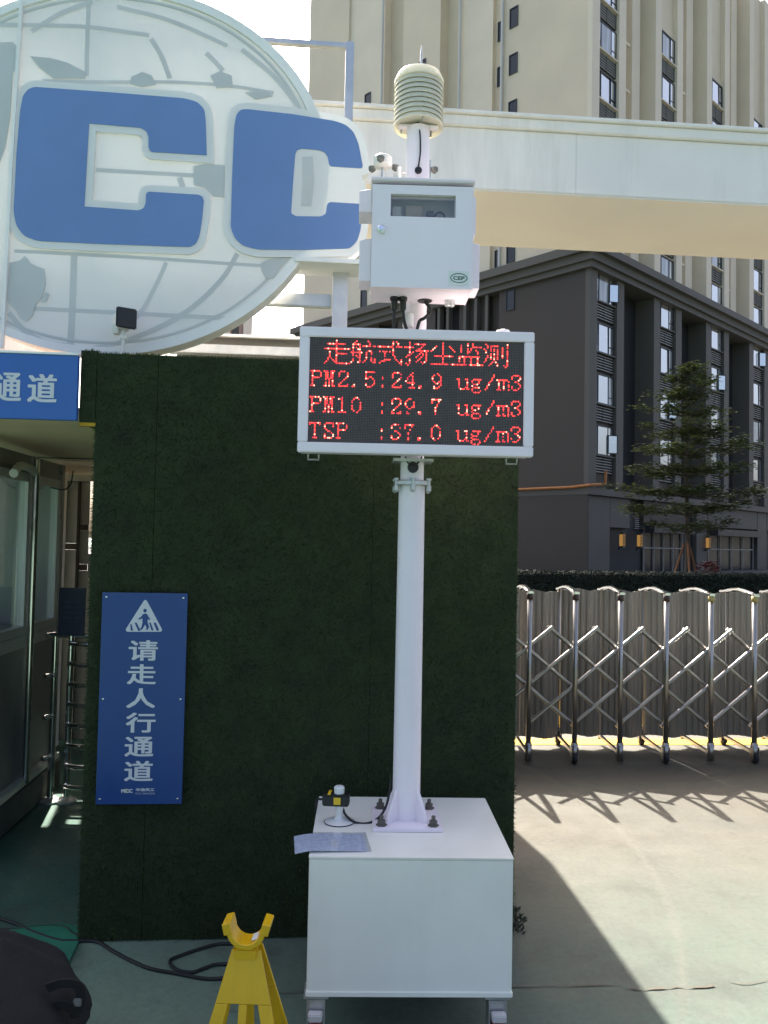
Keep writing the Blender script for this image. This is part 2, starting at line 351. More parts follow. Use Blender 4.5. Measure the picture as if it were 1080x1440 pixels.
# dark weeds at the right foot of the gatehouse
wd = bmesh.new()
for k in range(170):
    a = rnd.uniform(0, 6.28); r_ = rnd.random() ** .5 * .075; p = Vector((r_ * math.cos(a) * .8, r_ * math.sin(a) * 2.2, rnd.random() * .13 * (1 - r_ * 8)))
    d = Vector((rnd.uniform(-1, 1), rnd.uniform(-1, 1), rnd.uniform(.0, 1.2))).normalized(); s = d.orthogonal().normalized() * .008
    wd.faces.new([wd.verts.new(q) for q in (p, p + d * .02 + s, p + d * .045, p + d * .02 - s)])
wt = thing('weed_clump', 'dark weed clump at the right foot of the turf gatehouse', 'weeds', (U1 + .028, V0 + .06, 0)); wt.scale = (.5, .55, .6)
o = obj('foliage', wd, M['weed'], wt)
for k in range(5): obj('stem', TB([(0, 0, 0), (rnd.uniform(-.04, .05), rnd.uniform(-.1, .1), .09)], [.003, .0015], 5), M['bark'], wt)

# ------------------------------------------------------------------ entrance beam
bz0, bz1, bv0, bv1 = 3.968, 4.482, 5.30, 6.30
beam = thing('portal_beam', 'long white painted entrance beam with underside toned for ground bounce spanning over the gate', 'beam', (3, (bv0 + bv1) / 2, bz0))
by0, by1 = bv0 - (bv0 + bv1) / 2, bv1 - (bv0 + bv1) / 2
for k, (x0, x1) in enumerate(((-5.6, -1.3), (-1.2995, 5.0))):
    obj('fascia_panel', B((x0, x1, by0, by1, 0.012, bz1 - bz0 - .085)), M['beam'], beam, .004)
obj('cornice', B((-5.65, 5.05, by0 - .03, by1 + .03, bz1 - bz0 - .082, bz1 - bz0 - .012)), M['beam'], beam, .006)
obj('cornice', B((-5.68, 5.08, by0 - .055, by1 + .055, bz1 - bz0 - .010, bz1 - bz0 + .015)), M['beam'], beam, .004)
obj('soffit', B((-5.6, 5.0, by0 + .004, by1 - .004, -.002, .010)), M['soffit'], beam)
for x in (-5.2, 4.4): obj('pillar', B((x - .3, x + .3, by0 + .15, by1 - .15, -bz0, -.004)), M['beam'], beam, .01)

# ------------------------------------------------------------------ globe sign board
SV = 3.46
def sp(x, y): p = at_v(x, y, SV); return Vector((p.x, p.z))
oc = at_v(150, 500, SV)
sign = thing('globe_sign', 'huge pale globe sign with raised blue letter C shapes above the turf gatehouse', 'sign', (oc.x, SV, oc.z))
def loc2(pts): return [(sp(x, y).x - oc.x, sp(x, y).y - oc.z) for x, y in pts]
def ell(f=1, n=96, a0=0, a1=360, full=True):
    return [(150 + 313 * f * math.cos(R(a0 + (a1 - a0) * k / n)), 240 + 260 * f * math.sin(R(a0 + (a1 - a0) * k / n))) for k in range(n if full else n + 1)]
obj('globe_panel', PR(loc2(ell(.955)), .0, .05), M['board'], sign)
def ringmesh(f0, f1, y0, y1):
    bm = bmesh.new(); a = loc2(ell(f0)); b = loc2(ell(f1)); n = len(a)
    A = [bm.verts.new((p[0], y0, p[1])) for p in a]; Bv = [bm.verts.new((p[0], y0, p[1])) for p in b]
    A2 = [bm.verts.new((p[0], y1, p[1])) for p in a]; B2 = [bm.verts.new((p[0], y1, p[1])) for p in b]
    for k in range(n):
        j = (k + 1) % n
        bm.faces.new((A[k], A[j], Bv[j], Bv[k])); bm.faces.new((A2[k], B2[k], B2[j], A2[j])); bm.faces.new((Bv[k], Bv[j], B2[j], B2[k])); bm.faces.new((A[k], A2[k], A2[j], A[j]))
    return bm
obj('rim', ringmesh(.957, 1.0, -.010, .085), M['board_edge'], sign)
obj('grid_line', ringmesh(.925, .938, -.003, -.0005), M['board_grey'], sign)
Z1 = lambda pts: [(x / 2, y / 2) for x, y in pts]
GL = [0]
def gline(pts, wpx=6, y=-.0035):
    GL[0] += 1; y = -.0008 - .00018 * GL[0]
    pts = loc2(smooth_path([(x, y_, 0) for x, y_ in Z1(pts)], 5) and [(q.x, q.y) for q in smooth_path([(x, y_, 0) for x, y_ in Z1(pts)], 5)])
    ww = wpx / 2 / F * SV; bm = bmesh.new(); prev = None
    for i, p in enumerate(pts):
        a = Vector(pts[max(i - 1, 0)]); b = Vector(pts[min(i + 1, len(pts) - 1)]); n = Vector((-(b - a).y, (b - a).x)).normalized() * ww / 2 * 1.0
        cur = [bm.verts.new((p[0] + n.x, y, p[1] + n.y)), bm.verts.new((p[0] - n.x, y, p[1] - n.y))]
        if prev: bm.faces.new((prev[0], prev[1], cur[1], cur[0]))
        prev = cur
    return obj('grid_line', bm, M['board_grey'], sign)
for pts, wv in (([(40, 706), (380, 724), (740, 748)], 5), ([(95, 868), (380, 882), (650, 896)], 6), ([(270, 478), (545, 494)], 6), ([(209, 716), (204, 860), (198, 975)], 9),
    ([(468, 738), (440, 800), (395, 880), (330, 940)], 6), ([(668, 714), (620, 790), (520, 880), (380, 950), (250, 985)], 7), ([(25, 880), (70, 930), (130, 962), (210, 975)], 7),
    ([(250, 10), (246, 110), (244, 215)], 6), ([(0, 70), (120, 72), (260, 78), (420, 100)], 6), ([(425, 110), (455, 160), (478, 222)], 7), ([(580, 150), (605, 175), (628, 200)], 7),
    ([(680, 140), (770, 215), (838, 298)], 7), ([(120, 228), (300, 232), (480, 232), (640, 242), (770, 262)], 5), ([(0, 40), (60, 18), (140, -10)], 6), ([(90, 90), (170, 40), (260, 5)], 7), ([(505, 500), (515, 528)], 8), ([(330, 20), (480, 60), (640, 130)], 6)):
    gline(pts, wv * 2)
for pts in ([(28, 740), (55, 735), (72, 720), (88, 742), (108, 752), (126, 758), (130, 800), (118, 838), (100, 858), (92, 888), (76, 905), (58, 896), (44, 868), (22, 850)],
            [(118, 842), (130, 822), (139, 828), (132, 848), (120, 852)], [(735, 740), (760, 729), (812, 727), (790, 752), (768, 785), (748, 782), (735, 762)],
            [(545, 470), (580, 462), (632, 466), (630, 556), (600, 553), (575, 528), (545, 522)], [(0, 122), (36, 120), (58, 140), (52, 190), (38, 205), (30, 330), (16, 420), (0, 460)],
            [(86, 160), (140, 165), (190, 178), (242, 205), (240, 222), (150, 222), (110, 190)], [(370, 218), (400, 204), (428, 214), (440, 240), (400, 246), (368, 238)], [(592, 215), (618, 202), (652, 214), (656, 246), (610, 250)],
            [(690, 262), (740, 256), (768, 272), (720, 282)]):
    obj('continent', PR(loc2(Z1(pts)), -.006, -.0042), M['board_grey'], sign)
C1 = [(100, 250), (320, 266), (520, 282), (556, 292), (576, 312), (580, 345), (583, 441), (420, 431), (420, 390), (414, 374), (398, 364), (253, 352), (240, 585), (392, 596), (406, 590), (412, 576), (413, 543), (576, 553),
      (570, 620), (562, 668), (553, 688), (536, 698), (300, 690), (110, 681), (72, 668), (50, 640), (42, 600), (50, 440), (60, 320), (68, 275), (82, 257)]
C2 = [(694, 312), (820, 326), (940, 345), (972, 356), (994, 376), (1008, 408), (1016, 450), (1021, 478), (926, 472), (922, 446), (912, 431), (894, 426), (832, 421), (825, 510), (819, 604), (832, 612), (902, 613), (916, 606), (921, 572), (1020, 578),
      (1014, 650), (1004, 682), (984, 702), (860, 706), (725, 705), (684, 694), (662, 674), (650, 645), (654, 500), (660, 360), (666, 328), (678, 314)]
MM = [(-330, 225), (-30, 245), (-22, 260), (-26, 400), (-40, 670), (-60, 680), (-190, 676), (-300, 670)]
def rounded(pts):
    out = []; n = len(pts)
    for i in range(n):
        a, b, c = (Vector(pts[(i + k) % n]) for k in (-1, 0, 1)); la, lc = (a - b).length, (c - b).length
        if min(la, lc) < 70:
            k = min(la, lc, 60) * .27; out += [tuple(b + (a - b).normalized() * k), tuple(b + (a - b).normalized() * k * .3 + (c - b).normalized() * k * .3), tuple(b + (c - b).normalized() * k)]
        else: out.append(tuple(b))
    return out
C1, C2 = rounded(C1), rounded(C2)
def offs(pts, d):
    out = []; n = len(pts); area = sum(pts[i][0] * pts[(i + 1) % n][1] - pts[(i + 1) % n][0] * pts[i][1] for i in range(n)); sg = 1 if area > 0 else -1
    for i in range(n):
        p0, p1, p2 = (Vector(pts[(i + k) % n]) for k in (-1, 0, 1)); e1 = (p1 - p0).normalized(); e2 = (p2 - p1).normalized()
        n1 = Vector((e1.y, -e1.x)) * sg; n2 = Vector((e2.y, -e2.x)) * sg; m_ = (n1 + n2).normalized(); out.append(tuple(p1 + m_ * d / max(.55, m_.dot(n1))))
    return out
for L_, nm in ((C1, 'letter_c'), (C2, 'letter_c'), (MM, 'letter_m')):
    ol = offs(L_, 20) if L_ is not C2 else [q for q in offs(C2, 20) if not (q[0] > 800 and 400 < q[1] < 640 and q[0] < 990)]
    obj('letter_outline', PR(loc2(Z1(ol)), -.012, .062 if L_ is C2 else -.006), M['board_white'], sign)
    obj(nm, PR(loc2(Z1(L_)), -.016, -.0125), M['board_blue'], sign)
obj('continent', PR(loc2(Z1([(850, 446), (880, 444), (884, 510), (876, 584), (848, 582), (852, 520)])), -.0145, -.0125), M['board_grey'], sign)
gl = loc2([(33, -10), (18, 240), (5, 492)])
for (a, b) in zip(gl, gl[1:]): bm = bmesh.new(); bar(bm, (a[0], -.014, a[1]), (b[0], -.014, b[1]), .012, .02, (0, 1, 0)); obj('panel_joint', bm, M['board_edge'], sign)
p0 = at_v(478, 420, SV + .16)
obj('support_post', B((p0.x - oc.x - .034, p0.x - oc.x + .034, .10, .17, ZT - oc.z, at_v(478, 372, SV + .16).z - oc.z)), M['galv'], sign, .004)
pu = at_v(491, 110, SV + .16); obj('support_post', B((pu.x - oc.x - .019, pu.x - oc.x + .019, .12, .158, at_v(478, 372, SV + .16).z - oc.z + .002, at_v(480, 64, SV + .16).z - oc.z)), M['galv'], sign, .003)
for x in (-1.0, -.1): obj('support_post', B((x - .03, x + .03, .10, .16, ZT - oc.z if x > -.6 else ZT - oc.z - .2, 1.9)), M['galv'], sign, .004)
obj('support_rail', B((-.95, .95, .172, .21, .30, .36)), M['galv'], sign, .004)
a = at_v(425, 64, SV + .2); b = at_v(486, 66, SV + .2); obj('support_rail', B((-.6, b.x - oc.x, .172, .20, a.z - oc.z - .012, a.z - oc.z + .012)), M['galv'], sign, .002)
a = at_v(416, 371, SV + .06); obj('ledge', B((a.x - oc.x, a.x - oc.x + .31, -.024, .16, a.z - oc.z - .016, a.z - oc.z + .004)), M['board_edge'], sign, .002)

# shed roof behind the gatehouse
shed = thing('metal_shed', 'low shed with pale metal eave peeking over the turf gatehouse beside the monitor', 'shed', (-.6, 8.2, 0))
zt = at_v(315, 469, 7.2).z
obj('wall', B((-.75, .72, -.8, 1.2, 0, zt - .16)), M['grey_sheet'], shed)
obj('roof', B((-.8, .80, -.95, 1.3, zt - .012, zt + .012)), M['board_edge'], shed, .003)
obj('fascia', B((-.79, .78, -.90, -.86, zt - .10, zt - .014)), M['tower_grey'], shed)
obj('gutter', B((-.8, .80, -1.02, -.902, zt - .185, zt - .105)), M['galv'], shed, .006)

# ------------------------------------------------------------------ walkway at the left
def text_mesh(body, off=0.0):
    c = bpy.data.curves.new('t', 'FONT'); c.body = body; c.size = 1; c.offset = off; c.resolution_u = 3
    o = bpy.data.objects.new('t', c); COL.objects.link(o); bpy.context.view_layer.update()
    me = bpy.data.meshes.new_from_object(o.evaluated_get(bpy.context.evaluated_depsgraph_get()))
    bpy.data.objects.remove(o); bpy.data.curves.remove(c); return me
def text(name, body, x0, x1, z0, z1, y, m, parent, off=0.0, depth=.0006):   # text filling a rectangle in XZ, facing -Y
    me = text_mesh(body); xs = [q.co.x for q in me.vertices]; ys = [q.co.y for q in me.vertices]
    ax, bx_, ay, by = min(xs), max(xs), min(ys), max(ys)
    bd = off * (x1 - x0); src = [(q.co.x, q.co.y) for q in me.vertices]; fs = [tuple(pl.vertices) for pl in me.polygons]; V, Fc = [], []
    for k, (sx, sz) in enumerate(((-1, -.5), (1, .5), (-1, .5), (1, -.5)) if off else ((0, 0),)):
        i0 = len(V); V += [(x0 + bd + (a - ax) / (bx_ - ax) * (x1 - x0 - 2 * bd) + sx * bd, y - .00012 * k, z0 + bd + (b - ay) / (by - ay) * (z1 - z0 - 2 * bd) + sz * bd) for a, b in src]
        Fc += [tuple(i + i0 for i in f) for f in fs]
    bpy.data.meshes.remove(me); me = bpy.data.meshes.new(name); me.from_pydata(V, [], Fc)
    return link(name, me, m, parent)

canopy = thing('walkway_canopy', 'flat beige canopy roof over the walkway left of the turf gatehouse', 'canopy', (-1.75, 4.35, 2.03))
obj('roof_sheet', B((-.95, .855, -1.12, 1.95, 0, .03)), M['canopy'], canopy)
for k in range(1): obj('rear_edge_trim', B((-.95, .85, 1.955, 1.99, -.05, .035)), M['cab_frame'], canopy)
obj('ceiling_joint', B((-.95, .85, .62, .63, -.008, -.001)), M['plinth'], canopy)
banner = thing('blue_banner', 'bright blue overhead banner with white characters at the far left', 'banner', (-1.95, 3.17, 2.0))
obj('panel', B((-.95, .998, -.012, .012, 0, .252)), M['blue_banner'], banner, .002)
obj('top_trim', B((-.95, .998, -.016, .02, .2535, .262)), M['board_edge'], banner)
for ch, (xa, xb, ya, yb) in (('通', (-9, 31, 524, 564)), ('道', (38, 81, 526, 566))):
    a = at_v(xa, yb, 3.157); b = at_v(xb, ya, 3.157); text('character', ch, a.x + 1.95, b.x + 1.95, a.z - 2.0, b.z - 2.0, -.0135, M['signwhite'], banner, .03)

cabin = thing('guard_cabin', 'stainless steel guard cabin with framed windows along the left walkway', 'cabin', (-1.63, 4.6, 0))
obj('plinth', B((-1.5, .04, -.75, .60, 0, .17)), M['plinth'], cabin, .01)
obj('sill_ledge', B((-.05, .035, -.75, .58, .172, .21)), M['cab_frame'], cabin, .003)
pv = [-.72, .05, .555]                          # posts along the wall (local y)
for k, y in enumerate(pv): obj('post', B((-.05, .012, y - .03, y + .03, .212, 2.0)), M['stainless'], cabin, .006)
obj('corner_tube', TB([(.03, .02, .18), (.03, .02, 1.98)], .017, 12), M['chrome'], cabin, smooth=True)
for (ya, yb) in ((-.69, .02), (.08, .525)):
    obj('lower_panel', B((-.03, -.005, ya, yb, .212, .93)), M['cab_panel'], cabin, .002)
    obj('mid_rail', B((-.045, .008, ya, yb, .932, 1.0)), M['cab_frame'], cabin, .003)
    obj('upper_panel', B((-.03, -.005, ya, yb, 1.90, 2.0)), M['cab_panel'], cabin, .002)
    wn = obj('window', B((-.04, .004, ya, ya + .045, 1.002, 1.898), (-.04, .004, yb - .045, yb, 1.002, 1.898), (-.04, .004, ya + .046, yb - .046, 1.002, 1.05), (-.04, .004, ya + .046, yb - .046, 1.85, 1.898)), M['cab_frame'], cabin)
    obj('pane', B((-.02, -.014, ya + .046, yb - .046, 1.051, 1.849)), M['cabglass'], wn)
obj('rear_wall', B((-1.5, -.052, .56, .59, .172, 2.0)), M['cab_panel'], cabin)
obj('interior_wall', B((-1.5, -1.46, -.75, .556, .172, 2.0)), M['cab_frame'], cabin)
obj('floor', B((-1.458, -.052, -.745, .556, .171, .20)), M['plinth'], cabin)
mo = obj('monitor', B((-.38, -.34, -.46, -.05, 1.02, 1.34)), M['black'], cabin, .008); mo['label'] = 'black monitor standing inside the cabin window'
obj('desk', B((-.7, -.06, -.74, .5, .96, 1.0)), M['cab_panel'], cabin)
arc = smooth_path([(.10, -.50, 1.86), (.06, -.30, 1.915), (.03, -.05, 1.915), (.0, .14, 1.87), (-.02, .22, 1.84)], 6)
o = obj('arched_trim', TB(arc, .022, 10), M['white_plain'], cabin, smooth=True)
hk = smooth_path([(.05, .20, 1.835), (.12, .22, 1.825), (.17, .18, 1.86), (.20, .12, 1.93)], 5)
obj('hook_wire', TB(hk, .004, 6), M['cable'], cabin)

# full-height turnstile, seen in the gap beside the turf corner
ts = thing('turnstile', 'chrome comb-arm turnstile in the narrow gap beside the turf wall', 'turnstile', (-1.43, 4.86, 0))
for x in (-.11, -.02): obj('post', TB([(x, 0, 0), (x, 0, .98)], .019, 12), M['chrome'], ts, smooth=True)
for k in range(8):
    z = .10 + k * .118
    obj('arm', TB([(-.02, -.02, z), (.05, -.07, z), (.16, -.08, z)], .015, 10), M['chrome'], ts, smooth=True)
    if k % 2: obj('arm', TB([(-.11, -.018, z + .05), (-.14, -.07, z + .05)], .014, 10), M['chrome'], ts, smooth=True)
obj('crossbar', TB([(-.11, 0, .97), (.22, 0, .97)], .018, 10), M['chrome'], ts, smooth=True)
obj('foot', LT([(.06, 0), (.06, .012), (.03, .03)], 16, (-.02, 0, 0)), M['galv'], ts); obj('foot', LT([(.06, 0), (.06, .012), (.03, .03)], 16, (-.11, 0, 0)), M['galv'], ts)
nb = thing('navy_notice', 'small dark navy notice hanging above the turnstile', 'notice', (-1.43, 4.83, 1.0))
obj('panel', B((-.09, .06, 0, .012, -.03, .25)), M['navy'], nb)
for k in range(8): obj('faded_print', B((-.062 + .065 * (k % 2), -.022 + .055 * (k % 2), -.0012, -.0004, .16 - .03 * (k // 2), .172 - .03 * (k // 2))), M['faint'], nb)
# rear screen of the walkway, with gaps where sun slips through
scr = thing('walkway_screen', 'brown framed grey screen closing the rear of the left walkway', 'screen', (-1.55, 6.35, 0))
for (x0, x1, z0, z1) in ((-.9, -.44, 0, 2.3), (-.42, -.33, 0, 1.45), (-.42, -.33, 1.50, 2.3), (-.312, -.244, 0, 1.29), (-.312, -.244, 1.34, 1.60), (-.312, -.244, 1.65, 2.3), (-.243, -.191, 0, 1.42), (-.19, -.13, 0, 2.3), (-.10, .13, 0, 1.55), (-.03, .13, 1.62, 2.3), (-.10, -.031, 1.62, 1.84), (.19, .68, 0, 2.3)):
    obj('screen_panel', B((x0, x1, .01, .02, z0, z1)), M['screen_sheet'], scr)
for x in (-.43, -.321, -.115, .16): obj('mullion', B((x - .009 if x < -.2 else x - .014, x + .009 if x < -.2 else x + .014, -.01, .03, 0, 2.3)), M['brown_frame'], scr)
for (x0, x1, z) in ((-.42, -.331, 1.475), (-.311, -.245, 1.315), (-.311, -.245, 1.625), (-.42, -.331, 2.0), (-.311, -.245, 2.0), (-.10, .145, 1.585)): obj('rail', B((x0, x1, -.006, .009, z - .024, z + .024)), M['brown_frame'], scr)
obj('head', B((-.95, .70, -.02, .04, 2.302, 2.36)), M['cab_frame'], scr)
# green mat patch on the ground
mp_ = [at_z(x, y, .004) for x, y in ((2, 1312), (40, 1303), (88, 1300), (119, 1306), (112, 1322), (93, 1362), (60, 1400), (2, 1370))]
bm = bmesh.new(); bm.faces.new([bm.verts.new((p.x, p.y, .004)) for p in mp_[::-1]]); r_ = bmesh.ops.extrude_face_region(bm, geom=bm.faces[:])
for q in r_['geom']:
    if isinstance(q, bmesh.types.BMVert): q.co.z = .009
tag(obj('floor_mat', bm, M['green_mat']), 'bright green cut floor mat corner beside the black cloth', 'mat')

# ------------------------------------------------------------------ pedestrian sign on the turf
sg = thing('walkway_sign', 'tall blue sign with pedestrian triangle and white characters on the turf wall', 'sign', (-.672, 3.165, .53))
obj('panel', B((-.162, .162, 0, .004, 0, .808)), M['blue'], sg, .001, 1)
def S(px, py): p = at_v(px, py, 3.164); return (p.x + .672, p.z - .53)
q = [S(x / 4.5 + 120, y / 4.5 + 820) for x, y in ((262, 282), (366, 118), (372, 109), (381, 106), (390, 112), (482, 286), (486, 298), (478, 308), (266, 308), (257, 300), (256, 292))]
tri = obj('warning_triangle', PR(q, -.0012, -.0004), M['signwhite'], sg)
def sgp(pts): return PR([S(x / 4.5 + 120, y / 4.5 + 820) for x, y in pts], -.0022, -.0014)
for st in (([(285, 262), (292, 258), (302, 300), (288, 300)]), ([(312, 250), (324, 250), (350, 300), (336, 304)]), ([(404, 250), (414, 250), (432, 300), (420, 300)]), ([(432, 250), (446, 250), (468, 298), (452, 302)])): obj('crossing_stripe', sgp(st), M['blue'], tri)
obj('pedestrian_symbol', sgp([(366, 196), (378, 192), (392, 196), (398, 210), (410, 226), (408, 236), (396, 226), (394, 246), (404, 278), (394, 296), (384, 296), (388, 280), (378, 262), (368, 280), (358, 296), (346, 292), (356, 276), (362, 250), (362, 222), (350, 228), (338, 230), (336, 222), (350, 216)]), M['blue'], tri)
obj('pedestrian_symbol', sgp([(378 + 11 * math.cos(a * .52), 174 + 12 * math.sin(a * .52)) for a in range(12)]), M['blue'], tri)
for ch, (x0, y0, x1, y1) in zip('请走人行通道', ((272, 360, 462, 492), (262, 512, 450, 642), (258, 664, 445, 792), (254, 818, 446, 948), (247, 970, 434, 1100), (244, 1122, 430, 1256))):
    a = S(x0 / 4.5 + 120, y1 / 4.5 + 820); b = S(x1 / 4.5 + 120, y0 / 4.5 + 820)
    text('character', ch, a[0], b[0], a[1], b[1], -.0012, M['signwhite'], sg, .022)
a = S(320 / 4.5 + 120, 1318 / 4.5 + 820); b = S(438 / 4.5 + 120, 1296 / 4.5 + 820); text('maker_name', '中冶天工', a[0], b[0], a[1], b[1], -.0012, M['signwhite'], sg, .012)
a = S(318 / 4.5 + 120, 1337 / 4.5 + 820); b = S(440 / 4.5 + 120, 1326 / 4.5 + 820); text('maker_name', 'MCC TIANGONG', a[0], b[0], a[1], b[1], -.0012, M['signwhite'], sg)
a = S(226 / 4.5 + 120, 1328 / 4.5 + 820); b = S(300 / 4.5 + 120, 1302 / 4.5 + 820); text('logo', 'MCC', a[0], b[0], a[1], b[1], -.0012, M['signwhite'], sg, .03)
c_ = S(256 / 4.5 + 120, 1315 / 4.5 + 820); obj('logo', ringq := PR([(c_[0] + .0105 * math.cos(k * .4), c_[1] + .0105 * math.sin(k * .4)) for k in range(16)], -.0008, -.0003), M['grey_sheet'], sg)
for x in (-.146, .146):
    for z in (.02, .40, .79): obj('screw', LT([(.004, 0), (.004, .002), (.002, .003)], 10, (x, 0, z), 'Y'), M['chrome'], sg).rotation_euler = (0, 0, 0)
for o in [c for c in sg.children if c.name.startswith('screw')]: o.scale = (1, -1, 1)

# small camera on a thin post above the turf
cp = at_v(173, 492, 3.36)
cam2 = thing('security_camera', 'small white security camera with dark square face on thin post', 'camera', (cp.x, 3.36, ZT - .02))
obj('post', TB([(0, 0, 0), (0, 0, .155)], .007, 10), M['white_plain'], cam2, smooth=True)
obj('clamp', LT([(.013, .118), (.013, .135)], 12), M['white_plain'], cam2)
hd = obj('housing', B((-.035, .035, -.03, .07, .16, .235)), M['white_plain'], cam2, .012, 3, rot=(0, 0, R(28)))
obj('face', B((-.042, .042, -.044, -.032, .155, .240)), M['black'], hd, .005, 2)
obj('bracket', B((-.045, -.02, -.01, .03, .14, .18)), M['white_plain'], cam2, .003)

# ------------------------------------------------------------------ retractable gate
G0, GV, ST = 1.502 - .335 * 2, 5.63, .335
gate = thing('retractable_gate', 'folding stainless steel gate with scissor lattice and arched top caps across the driveway', 'gate', (G0, GV, 0))
NG = 11
post_me = mesh_of('post', TB([(0, 0, .045), (0, 0, 1.185)], .0185, 14), smooth=True)
sock_me = mesh_of('post', TB([(0, 0, .02), (0, 0, .15)], .024, 14), smooth=True)
bpost_me = mesh_of('back_post', TB([(0, 0, .045), (0, 0, 1.215)], .016, 12), smooth=True)
def arch_bm():
    bm = bmesh.new(); prev = None; n = 16
    for k in range(n + 1):
        t = k / n; y = -.028 + t * .60; z = 1.218 + .030 * math.sin(math.pi * min(1, max(0, (t - .08) / .84))) ** 1.0 * (1 if .08 < t < .92 else 0); x = .045 * t
        ring = [bm.verts.new((x + dx, y, z + dz)) for dx, dz in ((-.020, -.010), (-.020, .002), (-.011, .008), (.011, .008), (.020, .002), (.020, -.010))]
        if prev:
            for i in range(6): bm.faces.new((prev[i], prev[(i + 1) % 6], ring[(i + 1) % 6], ring[i]))
        else: bm.faces.new(ring)
        prev = ring
    bm.faces.new(prev[::-1]); return bm
arch_me = mesh_of('top_cap', arch_bm())
cap_me = {}
for nm in ('brown_cap', 'yellow_cap'):
    cap_me[nm] = mesh_of('cap_sleeve', TB([(0, 0, 1.165), (0, 0, 1.212)], .0225, 14), smooth=True); cap_me[nm].materials.append(M[nm])
bar_me = mesh_of('floor_link', B((-.012, .012, .0, .54, .06, .085)), .003)
wheel_me = mesh_of('wheel', LT([(.012, -.017), (.038, -.015), (.045, -.008), (.045, .008), (.038, .015), (.012, .017)], 20, (0, 0, .045), 'X'), smooth=True)
fork_me = mesh_of('wheel_fork', B((-.026, -.020, -.02, .02, .03, .11), (.020, .026, -.02, .02, .03, .11), (-.026, .026, -.02, .02, .111, .118)))
def panel_me(seed):
    r2 = random.Random(seed); bm = bmesh.new(); prev = None; n = 40
    for k in range(n + 1):
        t = k / n; x = .045 + t * ST
        y = .50 - .075 * (t / .62 if t < .62 else (1 - t) / .38) + (.006 if k % 5 in (0, 1) else 0)
        zt_ = 1.20 + .018 * math.sin(math.pi * (t / .62 if t < .62 else (t - .62) / .38)) * (1 if t < .62 else .4) + r2.uniform(-.001, .001)
        cur = [bm.verts.new((x, y, .082 + .006 * math.sin(t * 6.28))), bm.verts.new((x, y, zt_))]
        if prev: bm.faces.new((prev[0], cur[0], cur[1], prev[1]))
        prev = cur
    r_ = bmesh.ops.extrude_face_region(bm, geom=bm.faces[:])
    for q in r_['geom']:
        if isinstance(q, bmesh.types.BMVert): q.co.y += .003
    return mesh_of('sheet_panel', bm)
pan = [panel_me(1), panel_me(2)]
zr = (.27, .953)
def lat(up):
    bm = bmesh.new(); x0, x1 = (0, 2.5 * ST) if up else (-.5 * ST, 2 * ST)
    a, b = ((x0, 0, zr[0]), (x1, 0, zr[1])) if up else ((x0, 0, zr[1]), (x1, 0, zr[0]))
    d = (Vector(b) - Vector(a)).normalized() * .018; y = .036 if up else .062
    a = Vector(a) - d + Vector((0, y, 0)); b = Vector(b) + d + Vector((0, y, 0)); tube(bm, [a, b], .0145, 10)
    for e in range(6):
        p = (a + d).lerp(b - d, e / 5); lathe(bm, [(.010, -.019), (.010, .006)], 8, p, 'Y')
    return bm
lat_up, lat_dn = mesh_of('lattice_bar', lat(True)), mesh_of('lattice_bar', lat(False))
for k in range(NG):
    x = k * ST
    p = link('post', post_me, M['stainless'], gate, (x + rnd.uniform(-.004, .004), 0, 0), (R(rnd.uniform(-.25, .25)), R(rnd.uniform(-.3, .3)), 0)); link('sleeve', sock_me, M['stainless'], p)
    link('cap_sleeve', cap_me['brown_cap' if k < 6 else 'yellow_cap'], None, p)
    link('back_post', bpost_me, M['stainless'], gate, (x + .045, .54, 0))
    link('top_cap', arch_me, M['chrome'], gate, (x, 0, 0))
    link('floor_link', bar_me, M['stainless'], gate, (x, 0, 0), (0, 0, R(-4.6)))
    link('sheet_panel', pan[k % 2], M['gatepanel'], gate, (x, rnd.uniform(-.02, .02), rnd.uniform(-.008, .006)), (R(rnd.uniform(-.5, .5)), 0, R(rnd.uniform(-1.5, 1.5))))
    if k % 2 == 1:
        for yy in (0, .54):
            f = link('wheel_fork', fork_me, M['stainless'], gate, (x + yy * .083, yy, 0)); link('wheel', wheel_me, M['dark_rubber'], f)
for k in range(-2, NG - 2):
    if k >= 0: link('lattice_bar', lat_up, M['stainless'], gate, (k * ST + rnd.uniform(-.004, .004), 0, rnd.uniform(-.005, .005)))
    if k >= 1 : link('lattice_bar', lat_dn, M['stainless'], gate, (k * ST + rnd.uniform(-.004, .004), 0, rnd.uniform(-.005, .005)))

# ------------------------------------------------------------------ tower block behind
X0, D0, TH = 11.5, 45.0, 39.5
cpos = Vector((X0 * math.cos(R(4.5)) + D0 * math.sin(R(4.5)), -X0 * math.sin(R(4.5)) + D0 * math.cos(R(4.5)), 0))
tower = thing('apartment_tower', 'tall beige apartment tower on a charcoal podium behind the gate', 'building', cpos, R(TH))
# local +X runs along the right face, local +Y along the left face; building fills x>0,y>0
PZ, TZ, GZ = 18.0, 46.0, 4.9
RD = 1.3
def seg(z0, z1, m, ml, mrec, pre):
    obj('wall_core', B((.81, 34, RD, 26.4, z0, z1)), mrec, tower)
    for (y0, y1, dx, mm) in ((0.0, 6.5, 0, m), (6.5, 7.5, .5, m), (7.5, 10.0, .25, ml), (10.0, 11.9, 1.1, m), (11.9, 15.5, 0, m), (15.5, 17.6, 1.0, m), (17.6, 21.5, .15, ml), (21.5, 26.4, .0, m)):
        obj('wall_section', B((dx, (1.3 if dx < 1.2 else 2.2) if y0 else .805, y0 if y0 else .302, y1 - .002, z0, z1)), mm, tower)
seg(GZ, PZ, M['tower_dark'], M['tower_dark'], M['tower_recess'], 'podium')
seg(PZ + .9, TZ, M['tower_beige'], M['tower_light'], M['tower_beige'], 'tower')
bays = [.85 + 7.55 * i for i in range(4)]
